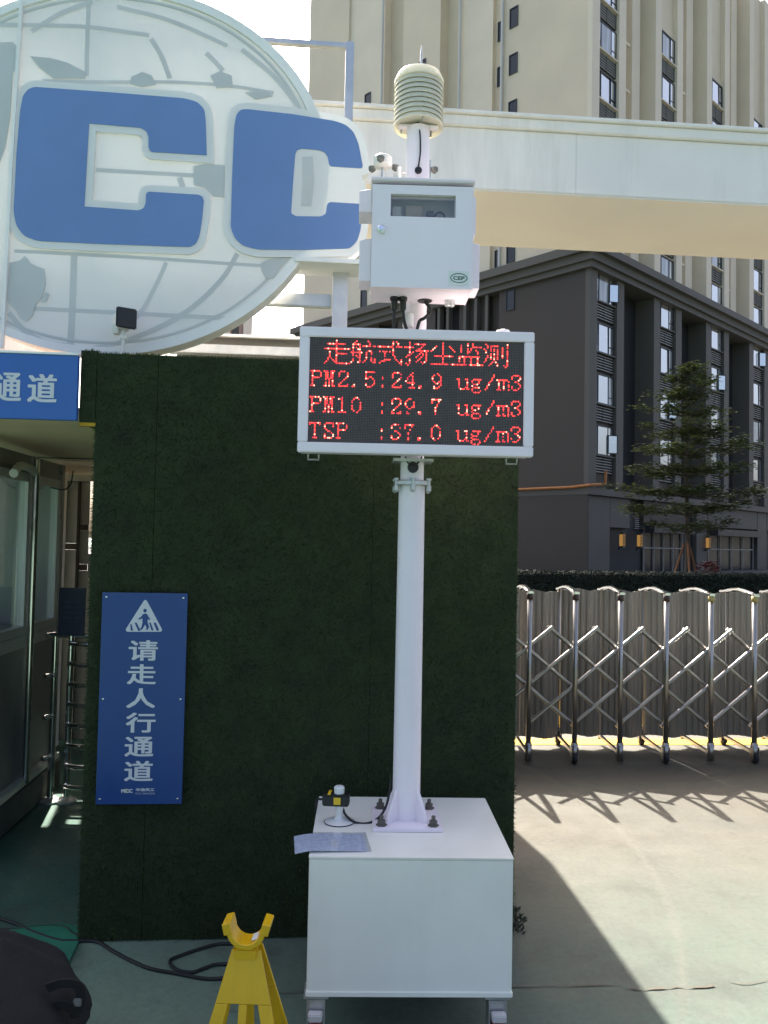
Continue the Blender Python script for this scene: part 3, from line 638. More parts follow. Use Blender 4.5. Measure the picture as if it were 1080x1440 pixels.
fw_, fh = 2.15, 1.75
fr = bmesh.new(); t_ = .07
for b_ in ((0, fw_, 0, .10, 0, t_), (0, fw_, 0, .10, fh - t_, fh), (0, t_, 0, .10, t_, fh - t_), (fw_ - t_, fw_, 0, .10, t_, fh - t_), (.42, .48, .01, .09, t_, fh - t_), (fw_ - .60, fw_ - .54, .01, .09, t_, fh - t_), (t_, .42, .01, .09, .45, .50), (fw_ - .54, fw_ - t_, .01, .09, .45, .50)): box(fr, *b_)
frame_me = mesh_of('window', fr)
pane_me = [mesh_of('pane', B((a, b, .05, .06, t_ + .002, fh - t_ - .002))) for a, b in ((t_ + .002, .418), (.482, fw_ - .602), (fw_ - .538, fw_ - t_ - .002))]
pane2 = [m_.copy() for m_ in pane_me]
lv = bmesh.new(); box(lv, 0, fw_, .09, .12, 0, .95); box(lv, 0, .06, 0, .088, 0, .95); box(lv, fw_ - .06, fw_, 0, .088, 0, .95); box(lv, fw_ / 2 - .03, fw_ / 2 + .03, 0, .088, 0, .95)
louv_back = mesh_of('louver', lv)
lsl = bmesh.new()
for k in range(6): box(lsl, .062, fw_ - .062, .0, .07, .04 + k * .16, .095 + k * .16)
slat_me = mesh_of('slat', lsl)
sash_me = mesh_of('open_sash', B((0, .05, 0, .04, 0, 1.1), (.55, .60, 0, .04, 0, 1.1), (.05, .55, 0, .04, 0, .05), (.05, .55, 0, .04, 1.05, 1.1)))
for i, s0 in enumerate(bays):
    for (z0, z1, m, ml) in ((GZ, PZ, M['tower_grey'], M['tower_grey']), (PZ + .9, TZ, M['tower_light'], M['tower_light'])):
        obj('bay_core', B((s0 - .04, s0 + fw_ + .04, .35, RD - .002, z0, z1)), M['tower_dark' if z0 < 10 else 'tower_beige'], tower)
        obj('pilaster', B((s0 - .85 if i else .0, s0 - .042, 0, RD - .002 if i else .30, z0, z1)), m, tower)
        obj('pilaster', B((s0 + fw_ + .042, s0 + fw_ + .86, 0.02, RD - .002, z0, z1)), ml, tower)
        if z0 > 10: obj('pilaster', B((s0 + fw_ + 2.9, s0 + fw_ + 3.9, .75, RD - .002, z0, z1)), ml, tower)
    for j in range(10):
        zc = 7.75 + 3 * j
        wdw = link('window', frame_me, M['frame_dark'], tower, (s0, .18, zc - fh / 2))
        for k, pm in enumerate(pane_me):
            link('pane', pm if (i * 7 + j * 3 + k) % 5 else pane2[k], M['pane'] if (i * 7 + j * 3 + k) % 5 else M['pane_curtain'], wdw, rot=(R(rnd.uniform(-.6, .6)), 0, R(rnd.uniform(-.8, .8))))
        lo = link('louver', louv_back, M['tower_recess'], tower, (s0, .20, zc - fh / 2 - 1.05)); link('slat', slat_me, M['louver'], lo) if j else link('slat', slat_me, M['louver'], lo)
        obj('sill', B((s0 - .02, s0 + fw_ + .02, .06, .34, zc - fh / 2 - .08, zc - fh / 2 - .004)), M['tower_light'] if j > 3 else M['tower_grey'], tower)
    for j in ((0, 3), (1,), (2,), (3,))[i]:
        ss = link('open_sash', sash_me, M['frame_dark'], tower, (s0 + fw_ - .62, .16, 7.75 + 3 * j - .72), (0, 0, R(-35)))
        obj('pane', B((.052, .548, .015, .025, .052, 1.048)), M['pane'], ss)
    for j in (4, 5, 6, 7, 8):   # drain ledge in the beige recess beside the bay
        obj('ledge', B((s0 + fw_ + .87, s0 + fw_ + 2.2, .5, RD - .002, 9.2 + 3 * j - .25, 9.2 + 3 * j - .1)), M['tower_light'], tower)
    for xd in (.95,): obj('drain_pipe', TB([(s0 + fw_ + xd + .08, .98, PZ + 1), (s0 + fw_ + xd + .08, .98, TZ)], .07, 8), M['far_white'], tower, smooth=True)
# podium cornice, stepped, both faces
for (e, z0, z1) in ((.25, PZ - .55, PZ - .2), (.45, PZ - .198, PZ + .25), (.75, PZ + .252, PZ + .7), (.4, PZ + .702, PZ + .898)):
    obj('cornice', B((-e, 34 + e, -e, 26.4 + e, z0, z1)), M['tower_grey'] if z0 > PZ + .2 or 1 else M['tower_dark'], tower)
# narrow windows on the left face
nw = mesh_of('window', B((0, .12, 0, .06, 0, 1.3), (0, .12, .59, .65, 0, 1.3), (0, .12, .061, .589, 0, .06), (0, .12, .061, .589, 1.24, 1.3)))
nwp = mesh_of('pane', B((.05, .06, .061, .589, .061, 1.239)))
for yy, xx in ((5.3, -.06), (6.62, .44), (13.2, -.06), (19, .09)):
    for j in range(10):
        if j < 4 and yy > 6: continue
        f = link('window', nw, M['frame_dark'], tower, (xx, yy, 7.1 + 3 * j)); link('pane', nwp, M['pane_dark'], f)
for yy in (6.45, 10.0, 17.55): obj('drain_pipe', TB([(-.12, yy, PZ + 1.0), (-.12, yy, TZ)], .09, 8), M['far_white'], tower, smooth=True)
for yy in (7.3, 8.2, 9.1, 10.6, 11.4): obj('pilaster', B((-.12, .0 if yy < 7.5 or yy > 11.9 else .30, yy, yy + .22, GZ + 4, PZ - .56)), M['tower_grey'], tower)
# ground storey
obj('ground_storey', B((.1, 34, .45, 26.4, 0, GZ - .4)), M['tower_recess'], tower)
obj('string_course', B((-.12, 34.1, -.12, 26.5, GZ - .398, GZ - .002)), M['tower_grey'], tower)
obj('side_wall', B((-.1, .098, 0, 26, 0, GZ - .4)), M['tower_dark'], tower)
for k, (a, b, z0, z1, mm) in enumerate(((0.1, 2.6, 0, 4.49, 'tower_grey'), (2.62, 4.9, 2.7, 4.49, 'tower_grey'), (6.6, 12.6, 3.1, 4.49, 'tower_dark'), (14.0, 15.6, 0, 4.49, 'tower_grey'), (15.7, 24.5, 3.1, 4.49, 'tower_grey'), (24.6, 26.4, 0, 4.49, 'tower_grey'), (26.5, 33.8, 3.1, 4.49, 'tower_grey'))):
    obj('stone_panel', B((a, b, .12, .448, z0, z1)), M[mm], tower, .02, 1)
for a, b in ((7.0, 12.2), (16.2, 24.2)):
    sf = obj('shop_front', B((a, b, .30, .36, 2.62, 2.75), (a, b, .30, .36, 1.5, 1.58), *[(x - .04, x + .04, .29, .36, 0, 2.6) for x in [a + (b - a) * q / 4 for q in range(5)]]), M['louver'], tower)
    obj('pane', B((a, b, .40, .41, .02, 2.6)), M['pane_dark'], sf)
    obj('awning', PR([(a - .2, 2.5), (b + .2, 2.5), (b + .2, 2.95), (a - .2, 2.95)], -.5, .1), M['frame_dark'], tower)
for sx in (6.0, 12.9, 24.25):
    obj('vent_grille', B(*[(sx, sx + .5, .36, .446, z, z + .06) for z in [2.7 + .13 * q for q in range(6)]]), M['louver'], tower)
gp = obj('gas_pipe', TB([(-.25, 9, GZ + .02), (-.25, 1.0, GZ + .02), (-.25, -.25, GZ + .10), (.5, -.25, GZ + .18), (1.4, -.25, GZ + .25), (1.45, -.25, GZ + 1.0)], .085, 8), M['pipe'], tower, smooth=True)
def tw(x, y, z): return cpos + Matrix.Rotation(R(TH), 3, 'Z') @ Vector((x, y, z))
for sx, lab in ((3.6, 'glowing amber wall lantern nearest the podium corner'), (5.7, 'glowing amber wall lantern second from the podium corner'), (15.3, 'dim amber wall lantern on the stone pier right of the tree')):
    p = tw(sx, .02, 0); l_ = thing('wall_lantern', lab, 'lantern', p, R(TH), 'lanterns on the podium wall')
    obj('glow_body', B((-.13, .13, -.26, -.02, 1.62, 2.32)), M['lantern'], l_)
    obj('cage', B((-.15, .15, -.28, 0, 2.321, 2.42), (-.15, .15, -.28, 0, 1.52, 1.619), *[(x - .016, x + .016, -.285, -.261, 1.62, 2.32) for x in (-.13, 0, .13)], *[(-.14, .14, -.282, -.262, z, z + .03) for z in (1.8, 1.97, 2.14)]), M['frame_dark'], l_)
    obj('bracket', B((-.05, .05, -.02, .10, 1.4, 1.518)), M['frame_dark'], l_)

# far block seen past the globe's rim
fb = thing('distant_block', 'distant pinkish high-rise seen between globe rim and tower', 'building', (-15.5, 118, 0), R(8))
obj('wall', B((-6.0, 4.2, 0, 9, 0, 46)), M['far_pink'], fb)
for x in (-2.0, .2, 3.4): obj('balcony_column', B((x, x + 1.3, -.9, -.002, 0, 46)), M['far_white'], fb)
for k in range(13):
    for x in (-4.4, -.6, 1.7): 
        wq = obj('window', B((x, x + 1.1, -.06, .02, 2 + 3.3 * k, 3.9 + 3.3 * k)), M['frame_dark'], fb)

# tree in front of the podium
tp = at_d(966, 770, 31); tree = thing('street_tree', 'young layered green tree standing before the charcoal podium', 'tree', (tp.x, tp.y, 0))
TH_ = 8.6
obj('trunk', TB([(0, 0, 0), (.03, 0, 2), (-.03, .03, 4.5), (.02, 0, 6.6), (-.1, 0, TH_ - .4)], [.11, .09, .07, .045, .015], 10), M['bark'], tree, smooth=True)
lf = bmesh.new(); br = bmesh.new()
def leaf(p, d, ln, wd_):
    d = d.normalized(); s = d.cross(Vector((rnd.uniform(-.4, .4), rnd.uniform(-.4, .4), 1))).normalized() * wd_
    lf.faces.new([lf.verts.new(q) for q in (p, p + d * ln * .55 + s, p + d * ln, p + d * ln * .55 - s)])
for tier, (z, rad, n) in enumerate(((2.3, 1.7, 6), (3.0, 2.4, 8), (3.7, 2.8, 9), (4.5, 2.6, 9), (5.3, 2.3, 9), (6.1, 2.0, 8), (6.8, 1.5, 7), (7.5, 1.1, 6), (8.1, .7, 5), (8.5, .4, 4))):
    for b_ in range(n):
        a = 6.283 * (b_ + rnd.uniform(-.35, .35)) / n + tier; L_ = rad * rnd.uniform(.6, 1.12); dz = rnd.uniform(.0, .35)
        tipp = Vector((math.cos(a) * L_, math.sin(a) * L_, z + dz)); st = Vector((0, 0, z - .15))
        tube(br, [st, st.lerp(tipp, .5) + Vector((0, 0, .06)), tipp], [.03, .018, .006], 5)
        cl = [(rnd.uniform(.3, 1.04), rnd.gauss(0, .22), rnd.gauss(0, .22), rnd.gauss(0, .07)) for _ in range(int(2 + 2.6 * L_))]
        for q in range(int(40 + 88 * L_)):
            t, ox, oy, oz = rnd.choice(cl); c0 = st.lerp(tipp, t) + Vector((ox, oy, oz)); spread = .17
            p = c0 + Vector((rnd.gauss(0, spread), rnd.gauss(0, spread), rnd.gauss(.0, .075)))
            aa = rnd.uniform(0, 6.28); leaf(p, Vector((math.cos(aa), math.sin(aa), rnd.uniform(-.25, .3))), rnd.uniform(.13, .26), rnd.uniform(.045, .075))
obj('branches', br, M['bark'], tree); cr_ = obj('crown', lf, M['leaf'], tree); cr_['kind'] = 'stuff'
ha, hb = at_d(700, 780, 27.0), at_d(1130, 786, 29.0); hd_ = (Vector((hb.x, hb.y, 0)) - Vector((ha.x, ha.y, 0))); HL = hd_.length
hedge = thing('clipped_hedge', 'low dark clipped hedge just visible above the folding gate', 'hedge', (ha.x, ha.y, 0), math.atan2(hd_.y, hd_.x))
obj('core', B((0, HL, -.22, .22, 0, .60)), M['weed'], hedge)
V, Fc = [], []
for k in range(9000):
    f = rnd.random(); q = Vector((rnd.random() * HL, -.24, rnd.random() * .66)) if f < .6 else Vector((rnd.random() * HL, rnd.uniform(-.26, .26), .60 + rnd.random() * .10))
    q += Vector((0, rnd.uniform(-.05, .05), 0)); d = Vector((rnd.uniform(-1, 1), rnd.uniform(-1.2, .2), rnd.uniform(-.3, 1))).normalized(); e = d.orthogonal().normalized() * .03; i0 = len(V)
    V += [q, q + d * .05 + e, q + d * .10, q + d * .05 - e]; Fc.append((i0, i0 + 1, i0 + 2, i0 + 3))
me = bpy.data.meshes.new('foliage'); me.from_pydata(V, [], Fc); link('foliage', me, M['weed'], hedge)['kind'] = 'stuff'
stk = thing('tree_stakes', 'orange wooden stakes propping the young tree', 'stakes', (tp.x, tp.y, 0))
for a in (.3, 2.4, 4.5): obj('stake', TB([(math.cos(a) * .65, math.sin(a) * .65, 0), (math.cos(a) * .1, math.sin(a) * .1, 1.75)], .04, 8), M['stake'], stk, smooth=True)
fp = at_d(995, 800, 30.2); pot = thing('potted_flowers', 'red flowering pot just right of the staked tree', 'potted plant', (fp.x, fp.y, 0))
obj('pot', LT([(.18, 0), (.24, .35), (.26, .36), (.26, .42)], 16), M['grey_sheet'], pot)
ff = bmesh.new(); lf = ff
for k in range(260):
    a = rnd.uniform(0, 6.28); h = rnd.uniform(.4, 1.05); r_ = .42 * math.sin(min(1, (h - .3) / .7) * 2.4) * rnd.random() ** .4
    leaf(Vector((r_ * math.cos(a), r_ * math.sin(a), h)), Vector((math.cos(a), math.sin(a), .5)), .13, .05)
M['redleaf'] = mat('red_flowers', (.16, .03, .025), .6, 0, .3, 3, island=.5); obj('flowers', ff, M['redleaf'], pot)['kind'] = 'stuff'

# ------------------------------------------------------------------ monitoring station
st = thing('dust_monitor_station', 'white pole-mounted dust monitor with red text display on wheeled cabinet', 'monitor station', (.319, 2.814, 0), R(-3.0))
BZ0, BZ1 = .166, .582; BX, BY0, BY1 = .3155, -.330, .252
cabn = obj('base_cabinet', B((-BX, BX, BY0, BY1, BZ0, BZ1 - .004)), M['cabinet'], st, .005, 2)
obj('top_plate', B((-BX - .001, BX + .001, BY0 - .001, BY1 + .001, BZ1 - .0035, BZ1)), M['cabinet'], cabn)
obj('bottom_lip', B((-BX - .002, BX + .002, BY0 - .004, BY0 + .02, BZ0 - .004, BZ0 + .012)), M['cabinet'], cabn, .002)
for x in (-BX + .030, BX - .042):
    for y in (BY0 + .045, BY1 - .05):
        c = obj('caster', B((x - .038, x + .038, y - .038, y + .038, .150, .1615)), M['galv'], st)
        obj('fork', B((x - .028, x - .023, y - .042, y + .02, .055, .149), (x + .023, x + .028, y - .042, y + .02, .055, .149), (x - .0225, x + .0225, y - .041, y + .014, .112, .149)), M['galv'], c)
        obj('brake_pedal', B((x - .022, x + .022, y - .075, y - .045, .100, .122)), M['far_white'], c, .003)
        obj('wheel', LT([(.01, -.018), (.046, -.017), (.050, -.010), (.050, .010), (.046, .017), (.01, .018)], 24, (x, y - .02, .051), 'X'), M['redwheel'], c, smooth=True)
# pole with flange
pole = obj('pole', TB([(0, 0, BZ1 + .012), (0, 0, 1.2), (0, 0, 1.755)], [.0485, .0475, .0465], 32), M['white'], st, smooth=True)
pole2 = obj('upper_pole', TB([(0, 0, 1.768), (0, 0, 3.045)], .0415, 32), M['white'], st, smooth=True)
obj('base_plate', B((-.118, .118, -.118, .118, BZ1 + .0005, BZ1 + .0125)), M['white'], pole, .002)
for a in (45, 135, 225, 315):
    gx, gy = math.cos(R(a)), math.sin(R(a)); bm = bmesh.new(); prism(bm, [(.044, 0), (.098, 0), (.098, .012), (.05, .105), (.044, .105)], -.004, .004)
    obj('gusset', bm, M['white'], pole, loc=(0, 0, BZ1 + .012), rot=(0, 0, R(a)))
for x in (-.088, .088):
    for y in (-.088, .088):
        obj('bolt', LT([(.019, 0), (.019, .004), (.0135, .0045), (.0135, .018), (.007, .019), (.007, .032), (.004, .034)], 6, (x, y, BZ1 + .0128)), M['paint_ink'] if 0 else M['tower_grey'], pole)
obj('flange_joint', LT([(.062, 1.752), (.066, 1.755), (.066, 1.767), (.062, 1.770)], 32), M['galv'], pole, smooth=True)
for a in (25, 90, 155, 210, 270, 330):
    obj('flange_bolt', LT([(.004, 1.728), (.009, 1.734), (.009, 1.752), (.0055, 1.7525), (.0055, 1.77), (.009, 1.7705), (.009, 1.778)], 8, (.066 * math.cos(R(a)), .066 * math.sin(R(a)), 0)), M['galv'], pole)
def hole(z, r, nm='cable_hole', R0=.0415, ang=-90):
    bm = bmesh.new(); lathe(bm, [(r, 0), (r, .004), (r * .8, .006)], 20, (0, 0, 0), 'Y'); o = obj(nm, bm, M['black'], pole2, loc=(0, -R0 - .003, z)); o.rotation_euler = (math.pi, 0, 0); return o
hole(1.815, .0195); hole(2.872, .013)
# display
DW, DH, DC, DT = .395, .211, 2.058, -.062
scr_ = obj('display', B((-DW + .006, DW - .006, DT - .085, DT, DC - DH + .006, DC + DH - .006)), M['white'], st)
fb_ = .034; yF = DT - .112
obj('bezel', B((-DW, DW, yF, DT - .075, DC + DH - fb_, DC + DH)), M['white'], scr_, .003); obj('bezel', B((-DW, DW, yF, DT - .075, DC - DH, DC - DH + fb_)), M['white'], scr_, .003)
obj('bezel', B((-DW, -DW + fb_, yF, DT - .075, DC - DH + fb_ + .0005, DC + DH - fb_ - .0005)), M['white'], scr_, .003); obj('bezel', B((DW - fb_, DW, yF, DT - .075, DC - DH + fb_ + .0005, DC + DH - fb_ - .0005)), M['white'], scr_, .003)
yL = yF + .008
obj('led_module', B((-DW + fb_ + .0005, DW - fb_ - .0005, yL, yL + .012, DC - DH + fb_ + .0005, DC + DH - fb_ - .0005)), M['led_back'], scr_)
for x in (-.345, .335):
    bm = bmesh.new(); tube(bm, [(x - .018, -.10, DC - DH - .0005), (x - .018, -.10, DC - DH - .018), (x + .018, -.10, DC - DH - .018), (x + .018, -.10, DC - DH - .0005)], .0035, 6); obj('latch', bm, M['galv'], scr_)
obj('mount_plate', B((-.07, .07, -.0615, .058, DC - DH - .012, DC - DH - .002)), M['galv'], scr_)
obj('mount_clamp', B((-.075, .075, -.061, .06, DC + .05, DC + .10), (-.075, .075, -.061, .06, DC - .12, DC - .07)), M['galv'], scr_)
for a in (-1,): obj('eye_nut', LT([(.028, 0), (.030, .006), (.022, .022), (.010, .026)], 20, (.30, -.10, DC + DH)), M['white_plain'], scr_, smooth=True)
# LED dot matrix, 128 x 64
G8 = {'P': '00 00 00 FC 42 42 42 7C 40 40 40 40 E0', 'M': '00 00 00 EE 6C 6C 6C 6C 54 54 54 54 D6', '2': '00 00 00 3C 42 42 42 04 08 10 20 42 7E', '5': '00 00 00 7E 40 40 58 64 02 02 42 44 38', '4': '00 00 00 04 0C 14 24 24 44 7E 04 04 1E', '9': '00 00 00 18 24 42 42 42 26 1A 02 24 38', '0': '00 00 00 18 24 42 42 42 42 42 42 24 18', '1': '00 00 00 10 70 10 10 10 10 10 10 10 7C', '3': '00 00 00 3C 42 42 04 18 04 02 42 44 38', '7': '00 00 00 7E 44 44 08 08 10 10 10 10 10', 'T': '00 00 00 FE 92 10 10 10 10 10 10 10 38', 'S': '00 00 00 3E 42 42 40 20 18 04 42 42 7C', ':': '00 00 00 00 00 00 10 10 00 00 00 10 10', '.': '00 00 00 00 00 00 00 00 00 00 00 60 60', '/': '00 00 00 02 02 04 04 08 10 10 20 20 40', 'u': '00 00 00 00 00 00 C6 42 42 42 42 46 3B', 'g': '00 00 00 00 00 00 3E 44 44 38 40 3C 42 42 3C', 'm': '00 00 00 00 00 00 FE 49 49 49 49 49 ED'}
CJ = '''.......#........
.......#........
..###########...
.......#........
.......#........
################
.......#........
...#...#........
...#...#######..
...#...#........
...#...#........
..#.#..#........
..#..#.#........
.#....##........
#......#########
................
~
...#......#.....
..#........#....
.#####.....#....
.#...#.########.
.#.#.#..........
.#..##..........
.#...#...####...
#######..#..#...
.#...#...#..#...
.#.#.#...#..#...
.#..##...#..#...
.#...#...#..#.#.
.#...#..#...#.#.
#...##.#.....##.
................
................
~
.........#.#....
.........#..#...
.........#..#...
###############.
.........#......
.........#......
.#######.#......
....#....#......
....#....#......
....#.....#.....
....#.....#.....
....####...#..#.
.####.......#.#.
.#...........##.
..............#.
................
~
...#............
...#..#######...
...#.......#....
######....#.....
...#....##......
...#...########.
...#.#....#..#..
...##....#.#.#..
..##....#..#.#..
.#.#...#..#..#..
...#.....#...#..
...#....#....#..
...#...#..#.#...
.#.#.......#....
..#.............
................
~
.......#........
.......#........
...#...#...#....
..#....#....#...
.#.....#.....#..
#......#......#.
.......#........
.......#........
..############..
.......#........
.......#........
.......#........
.......#........
################
................
................
~
......#..#......
..#...#..#......
..#...#..######.
..#...#.#.......
..#...#.#..#....
..#...##....#...
......#.....#...
................
.#############..
.#..#...#...#...
.#..#...#...#...
.#..#...#...#...
.#..#...#...#...
################
................
................
~
.#............#.
..#.#####.....#.
..#.#...#..#..#.
#...#.#.#..#..#.
.#..#.#.#..#..#.
.#..#.#.#..#..#.
....#.#.#..#..#.
..#.#.#.#..#..#.
..#.#.#.#..#..#.
.#..#.#.#.....#.
.#....#.......#.
#....#.#......#.
....#...#.....#.
...#....#...#.#.
.............#..
................'''.split('~')
lit = {}
for i, g in enumerate(CJ):
    for r_, row in enumerate(g.strip('\n').split('\n')):
        for c_, chx in enumerate(row):
            if chx == '#': lit[(8 + i * 16 + c_, r_ + 1)] = 1
for ln, s_ in enumerate(('PM2.5:24.9 ug/m3', 'PM10 :29.7 ug/m3', 'TSP  :37.0 ug/m3')):
    for i, chx in enumerate(s_):
        if chx == ' ': continue
        for r_, hx in enumerate(G8[chx].split()):
            bits = int(hx, 16)
            for b_ in range(8):
                if bits >> (7 - b_) & 1: lit[(i * 8 + b_, 16 + ln * 16 + r_ + 1)] = 1
pw = (2 * DW - 2 * fb_ - .006) / 128; ph = (2 * DH - 2 * fb_ - .004) / 64
sets = {k: ([], []) for k in ('off', 'on', 'hot', 'dim')}
for c_ in range(128):
    for r_ in range(64):
        x = -DW + fb_ + .003 + (c_ + .5) * pw; z = DC + DH - fb_ - .002 - (r_ + .5) * ph
        q = rnd.random()
        if (c_, r_) in lit: kind = 'hot' if q < .12 else ('off' if q > .95 else 'dim' if q > .66 else 'on')
        else: kind = 'off'
        rad = pw * (.27 if kind == 'off' else .42 if kind != 'hot' else .46); V, Fc = sets[kind]; i0 = len(V); n = 6
        for k in range(n): V.append((x + rad * math.cos(k * 6.2832 / n), yL - .0003, z + rad * math.sin(k * 6.2832 / n)))
        V.append((x, yL - .0003 - rad * .8, z))
        for k in range(n): Fc.append((i0 + k, i0 + (k + 1) % n, i0 + n))
for kind, nm, lab in (('off', 'unlit_leds', None), ('on', 'lit_leds', 'red glowing LED characters'), ('hot', 'lit_leds', None), ('dim', 'lit_leds', None)):
    me = bpy.data.meshes.new(nm); me.from_pydata(sets[kind][0], [], sets[kind][1]); o = link(nm, me, M['led_' + kind], scr_); o['kind'] = 'stuff'
# control box
EX, EY0, EY1, EZ0, EZ1 = .006, -.238, -.048, 2.392, 2.742
hw = .168
cb = obj('control_box', B((EX - hw + .004, EX + hw - .004, EY0 + .02, EY0 + .028, EZ0 + .002, EZ0 + .225), (EX - hw + .004, EX - .105, EY0 + .02, EY0 + .028, EZ0 + .226, EZ0 + .30), (EX + .105, EX + hw - .004, EY0 + .02, EY0 + .028, EZ0 + .226, EZ0 + .30), (EX - hw + .004, EX + hw - .004, EY0 + .02, EY0 + .028, EZ0 + .301, EZ1 - .004),
    (EX - hw, EX - hw + .0035, EY0 + .02, EY1, EZ0, EZ1), (EX + hw - .0035, EX + hw, EY0 + .02, EY1, EZ0, EZ1), (EX - hw + .004, EX + hw - .004, EY1 - .004, EY1, EZ0 + .002, EZ1 - .004), (EX - hw + .004, EX + hw - .004, EY0 + .0285, EY1 - .0045, EZ0, EZ0 + .0035), (EX - hw + .004, EX + hw - .004, EY0 + .0285, EY1 - .0045, EZ1 - .0035, EZ1)), M['white'], st)
# door: frame of four pieces round the window opening
wx0, wx1, wz0, wz1 = EX - .107, EX + .108, EZ0 + .233, EZ0 + .308
def ringbox(x0, x1, z0, z1, a0, a1, c0, c1, y0, y1):
    bm = bmesh.new(); o4 = [(x0, z0), (x1, z0), (x1, z1), (x0, z1)]; i4 = [(a0, c0), (a1, c0), (a1, c1), (a0, c1)]
    Fo = [[bm.verts.new((p[0], y, p[1])) for p in o4] for y in (y0, y1)]; Fi = [[bm.verts.new((p[0], y, p[1])) for p in i4] for y in (y0, y1)]
    for k in range(4):
        j = (k + 1) % 4
        bm.faces.new((Fo[0][k], Fo[0][j], Fi[0][j], Fi[0][k])); bm.faces.new((Fo[1][k], Fi[1][k], Fi[1][j], Fo[1][j])); bm.faces.new((Fo[0][k], Fo[1][k], Fo[1][j], Fo[0][j])); bm.faces.new((Fi[0][k], Fi[0][j], Fi[1][j], Fi[1][k]))
    return bm
door = obj('door', ringbox(EX - hw + .001, EX + hw - .001, EZ0 - .004, EZ1 - .012, wx0, wx1, wz0, wz1, EY0, EY0 + .0185), M['white'], cb)
obj('top_hood', B((EX - hw - .004, EX + hw + .004, EY0 - .006, EY1 + .004, EZ1 + .0005, EZ1 + .012)), M['white'], cb, .003)
obj('window_pane', B((wx0 + .001, wx1 - .001, EY0 + .012, EY0 + .015, wz0 + .001, wz1 - .001)), M['doorglass'], cb)
lk = obj('lock', LT([(.013, 0), (.013, .004), (.008, .008)], 20, (0, 0, 0), 'Y'), M['chrome'], cb, loc=(EX - .137, EY0 - .0005, EZ0 + .190)); lk.rotation_euler = (math.pi, 0, 0)
obj('lock_lever', B((EX - .140, EX - .124, EY0 - .010, EY0 - .001, EZ0 + .172, EZ0 + .188)), M['white_plain'], cb, .003)
stk_ = obj('sticker', B((EX + .088, EX + .156, EY0 - .0012, EY0 - .0004, EZ0 + .008, EZ0 + .056)), M['label_white'], cb)
bm = bmesh.new(); n = 32; cx_, cz_ = EX + .122, EZ0 + .032
ra = [[bm.verts.new((cx_ + rx * math.cos(k * 6.2832 / n), EY0 - .0016, cz_ + rz * math.sin(k * 6.2832 / n))) for k in range(n)] for rx, rz in ((.0285, .0165), (.0255, .0135))]
for k in range(n): bm.faces.new((ra[0][k], ra[0][(k + 1) % n], ra[1][(k + 1) % n], ra[1][k]))
obj('logo_ring', bm, M['paint_ink'], cb)
text('logo_text', 'CEP', cx_ - .019, cx_ + .019, cz_ - .0065, cz_ + .0065, EY0 - .0016, M['paint_ink'], cb, .02)
for (x0, x1, z0, z1, mm) in ((-.10, -.07, .24, .285, 'white_plain'), (-.055, .0, .225, .29, 'pcb'), (.015, .04, .235, .275, 'grey_sheet')):
    obj('circuit_part', B((EX + x0, EX + x1, EY0 + .045, EY0 + .0745, EZ0 + z0, EZ0 + z1)), M[mm], cb, .002)
obj('wire_loop', TB(smooth_path([(EX + .03, EY0 + .06, EZ0 + .22), (EX + .045, EY0 + .05, EZ0 + .262), (EX + .07, EY0 + .05, EZ0 + .268), (EX + .09, EY0 + .06, EZ0 + .225)], 6), .003, 6), M['black'], cb)
obj('added_light_plate', B((EX - .16, EX + .16, EY0 + .075, EY0 + .078, EZ0 + .02, EZ1 - .02)), M['label_white'], cb)  # white plate added close behind the window to catch light and brighten it
# side hoods and gland fittings
def hood(x0, x1, z0, z1): 
    s = 1 if x1 > EX else -1; xi, xo = (x0, x1) if s > 0 else (x1, x0)
    bm = bmesh.new(); vv = [(xi, z1), (xo, z1 - .008), (xo, z0), (xi, z0)]; prism(bm, vv, EY0 + .075, EY1 - .01); obj('vent_hood', bm, M['white'], cb, .0015, 1)
hood(EX - hw - .044, EX - hw - .0008, 2.668, 2.748); hood(EX - hw - .040, EX - hw - .0008, 2.432, 2.578); hood(EX + hw + .0008, EX + hw + .032, 2.415, 2.575); hood(EX + hw + .0008, EX + hw + .018, 2.60, 2.735)
for x in (-.085, -.055): obj('cable_gland', LT([(.008, -.045), (.011, -.04), (.011, -.012), (.015, -.011), (.015, 0)], 12, (EX + x, -.12, EZ0 - .0005)), M['black'], cb, smooth=True)
obj('bottom_grommet', LT([(.024, -.003), (.026, 0)], 20, (EX + .022, -.09, EZ0 - .0005)), M['black'], cb)
for x in (.10, .115): obj('gland_nut', LT([(.007, -.022), (.010, -.018), (.010, 0)], 8, (EX + x, -.10, EZ0 - .0005)), M['galv'], cb)
obj('box_bracket', B((EX - .09, EX + .09, -.0475, -.041, EZ0 + .05, EZ1 - .05)), M['galv'], cb)
obj('junction', LT([(.016, 2.30), (.019, 2.303), (.019, 2.345), (.014, 2.35)], 16, (-.028, -.075, 0)), M['white_plain'], st, smooth=True)
for pts, r_ in (([(EX - .085, -.12, 2.35), (EX - .085, -.12, 2.30), (EX - .08, -.10, 2.26), (EX - .06, -.075, 2.255), (-.04, -.07, 2.22)], .006),
                ([(EX - .055, -.12, 2.35), (EX - .05, -.12, 2.31), (-.025, -.09, 2.275), (0.0, -.075, 2.285), (.012, -.07, 2.325), (.03, -.08, 2.335), (.05, -.085, 2.36), (.028, -.09, EZ0 - .002)], .006),
                ([(-.028, -.058, 1.852), (-.018, -.052, 1.83), (0, -.05, 1.822), (.018, -.052, 1.832), (.03, -.058, 1.852)], .0028)):
    obj('cable', TB(smooth_path(pts, 6), r_, 8), M['cable'], st, smooth=True)
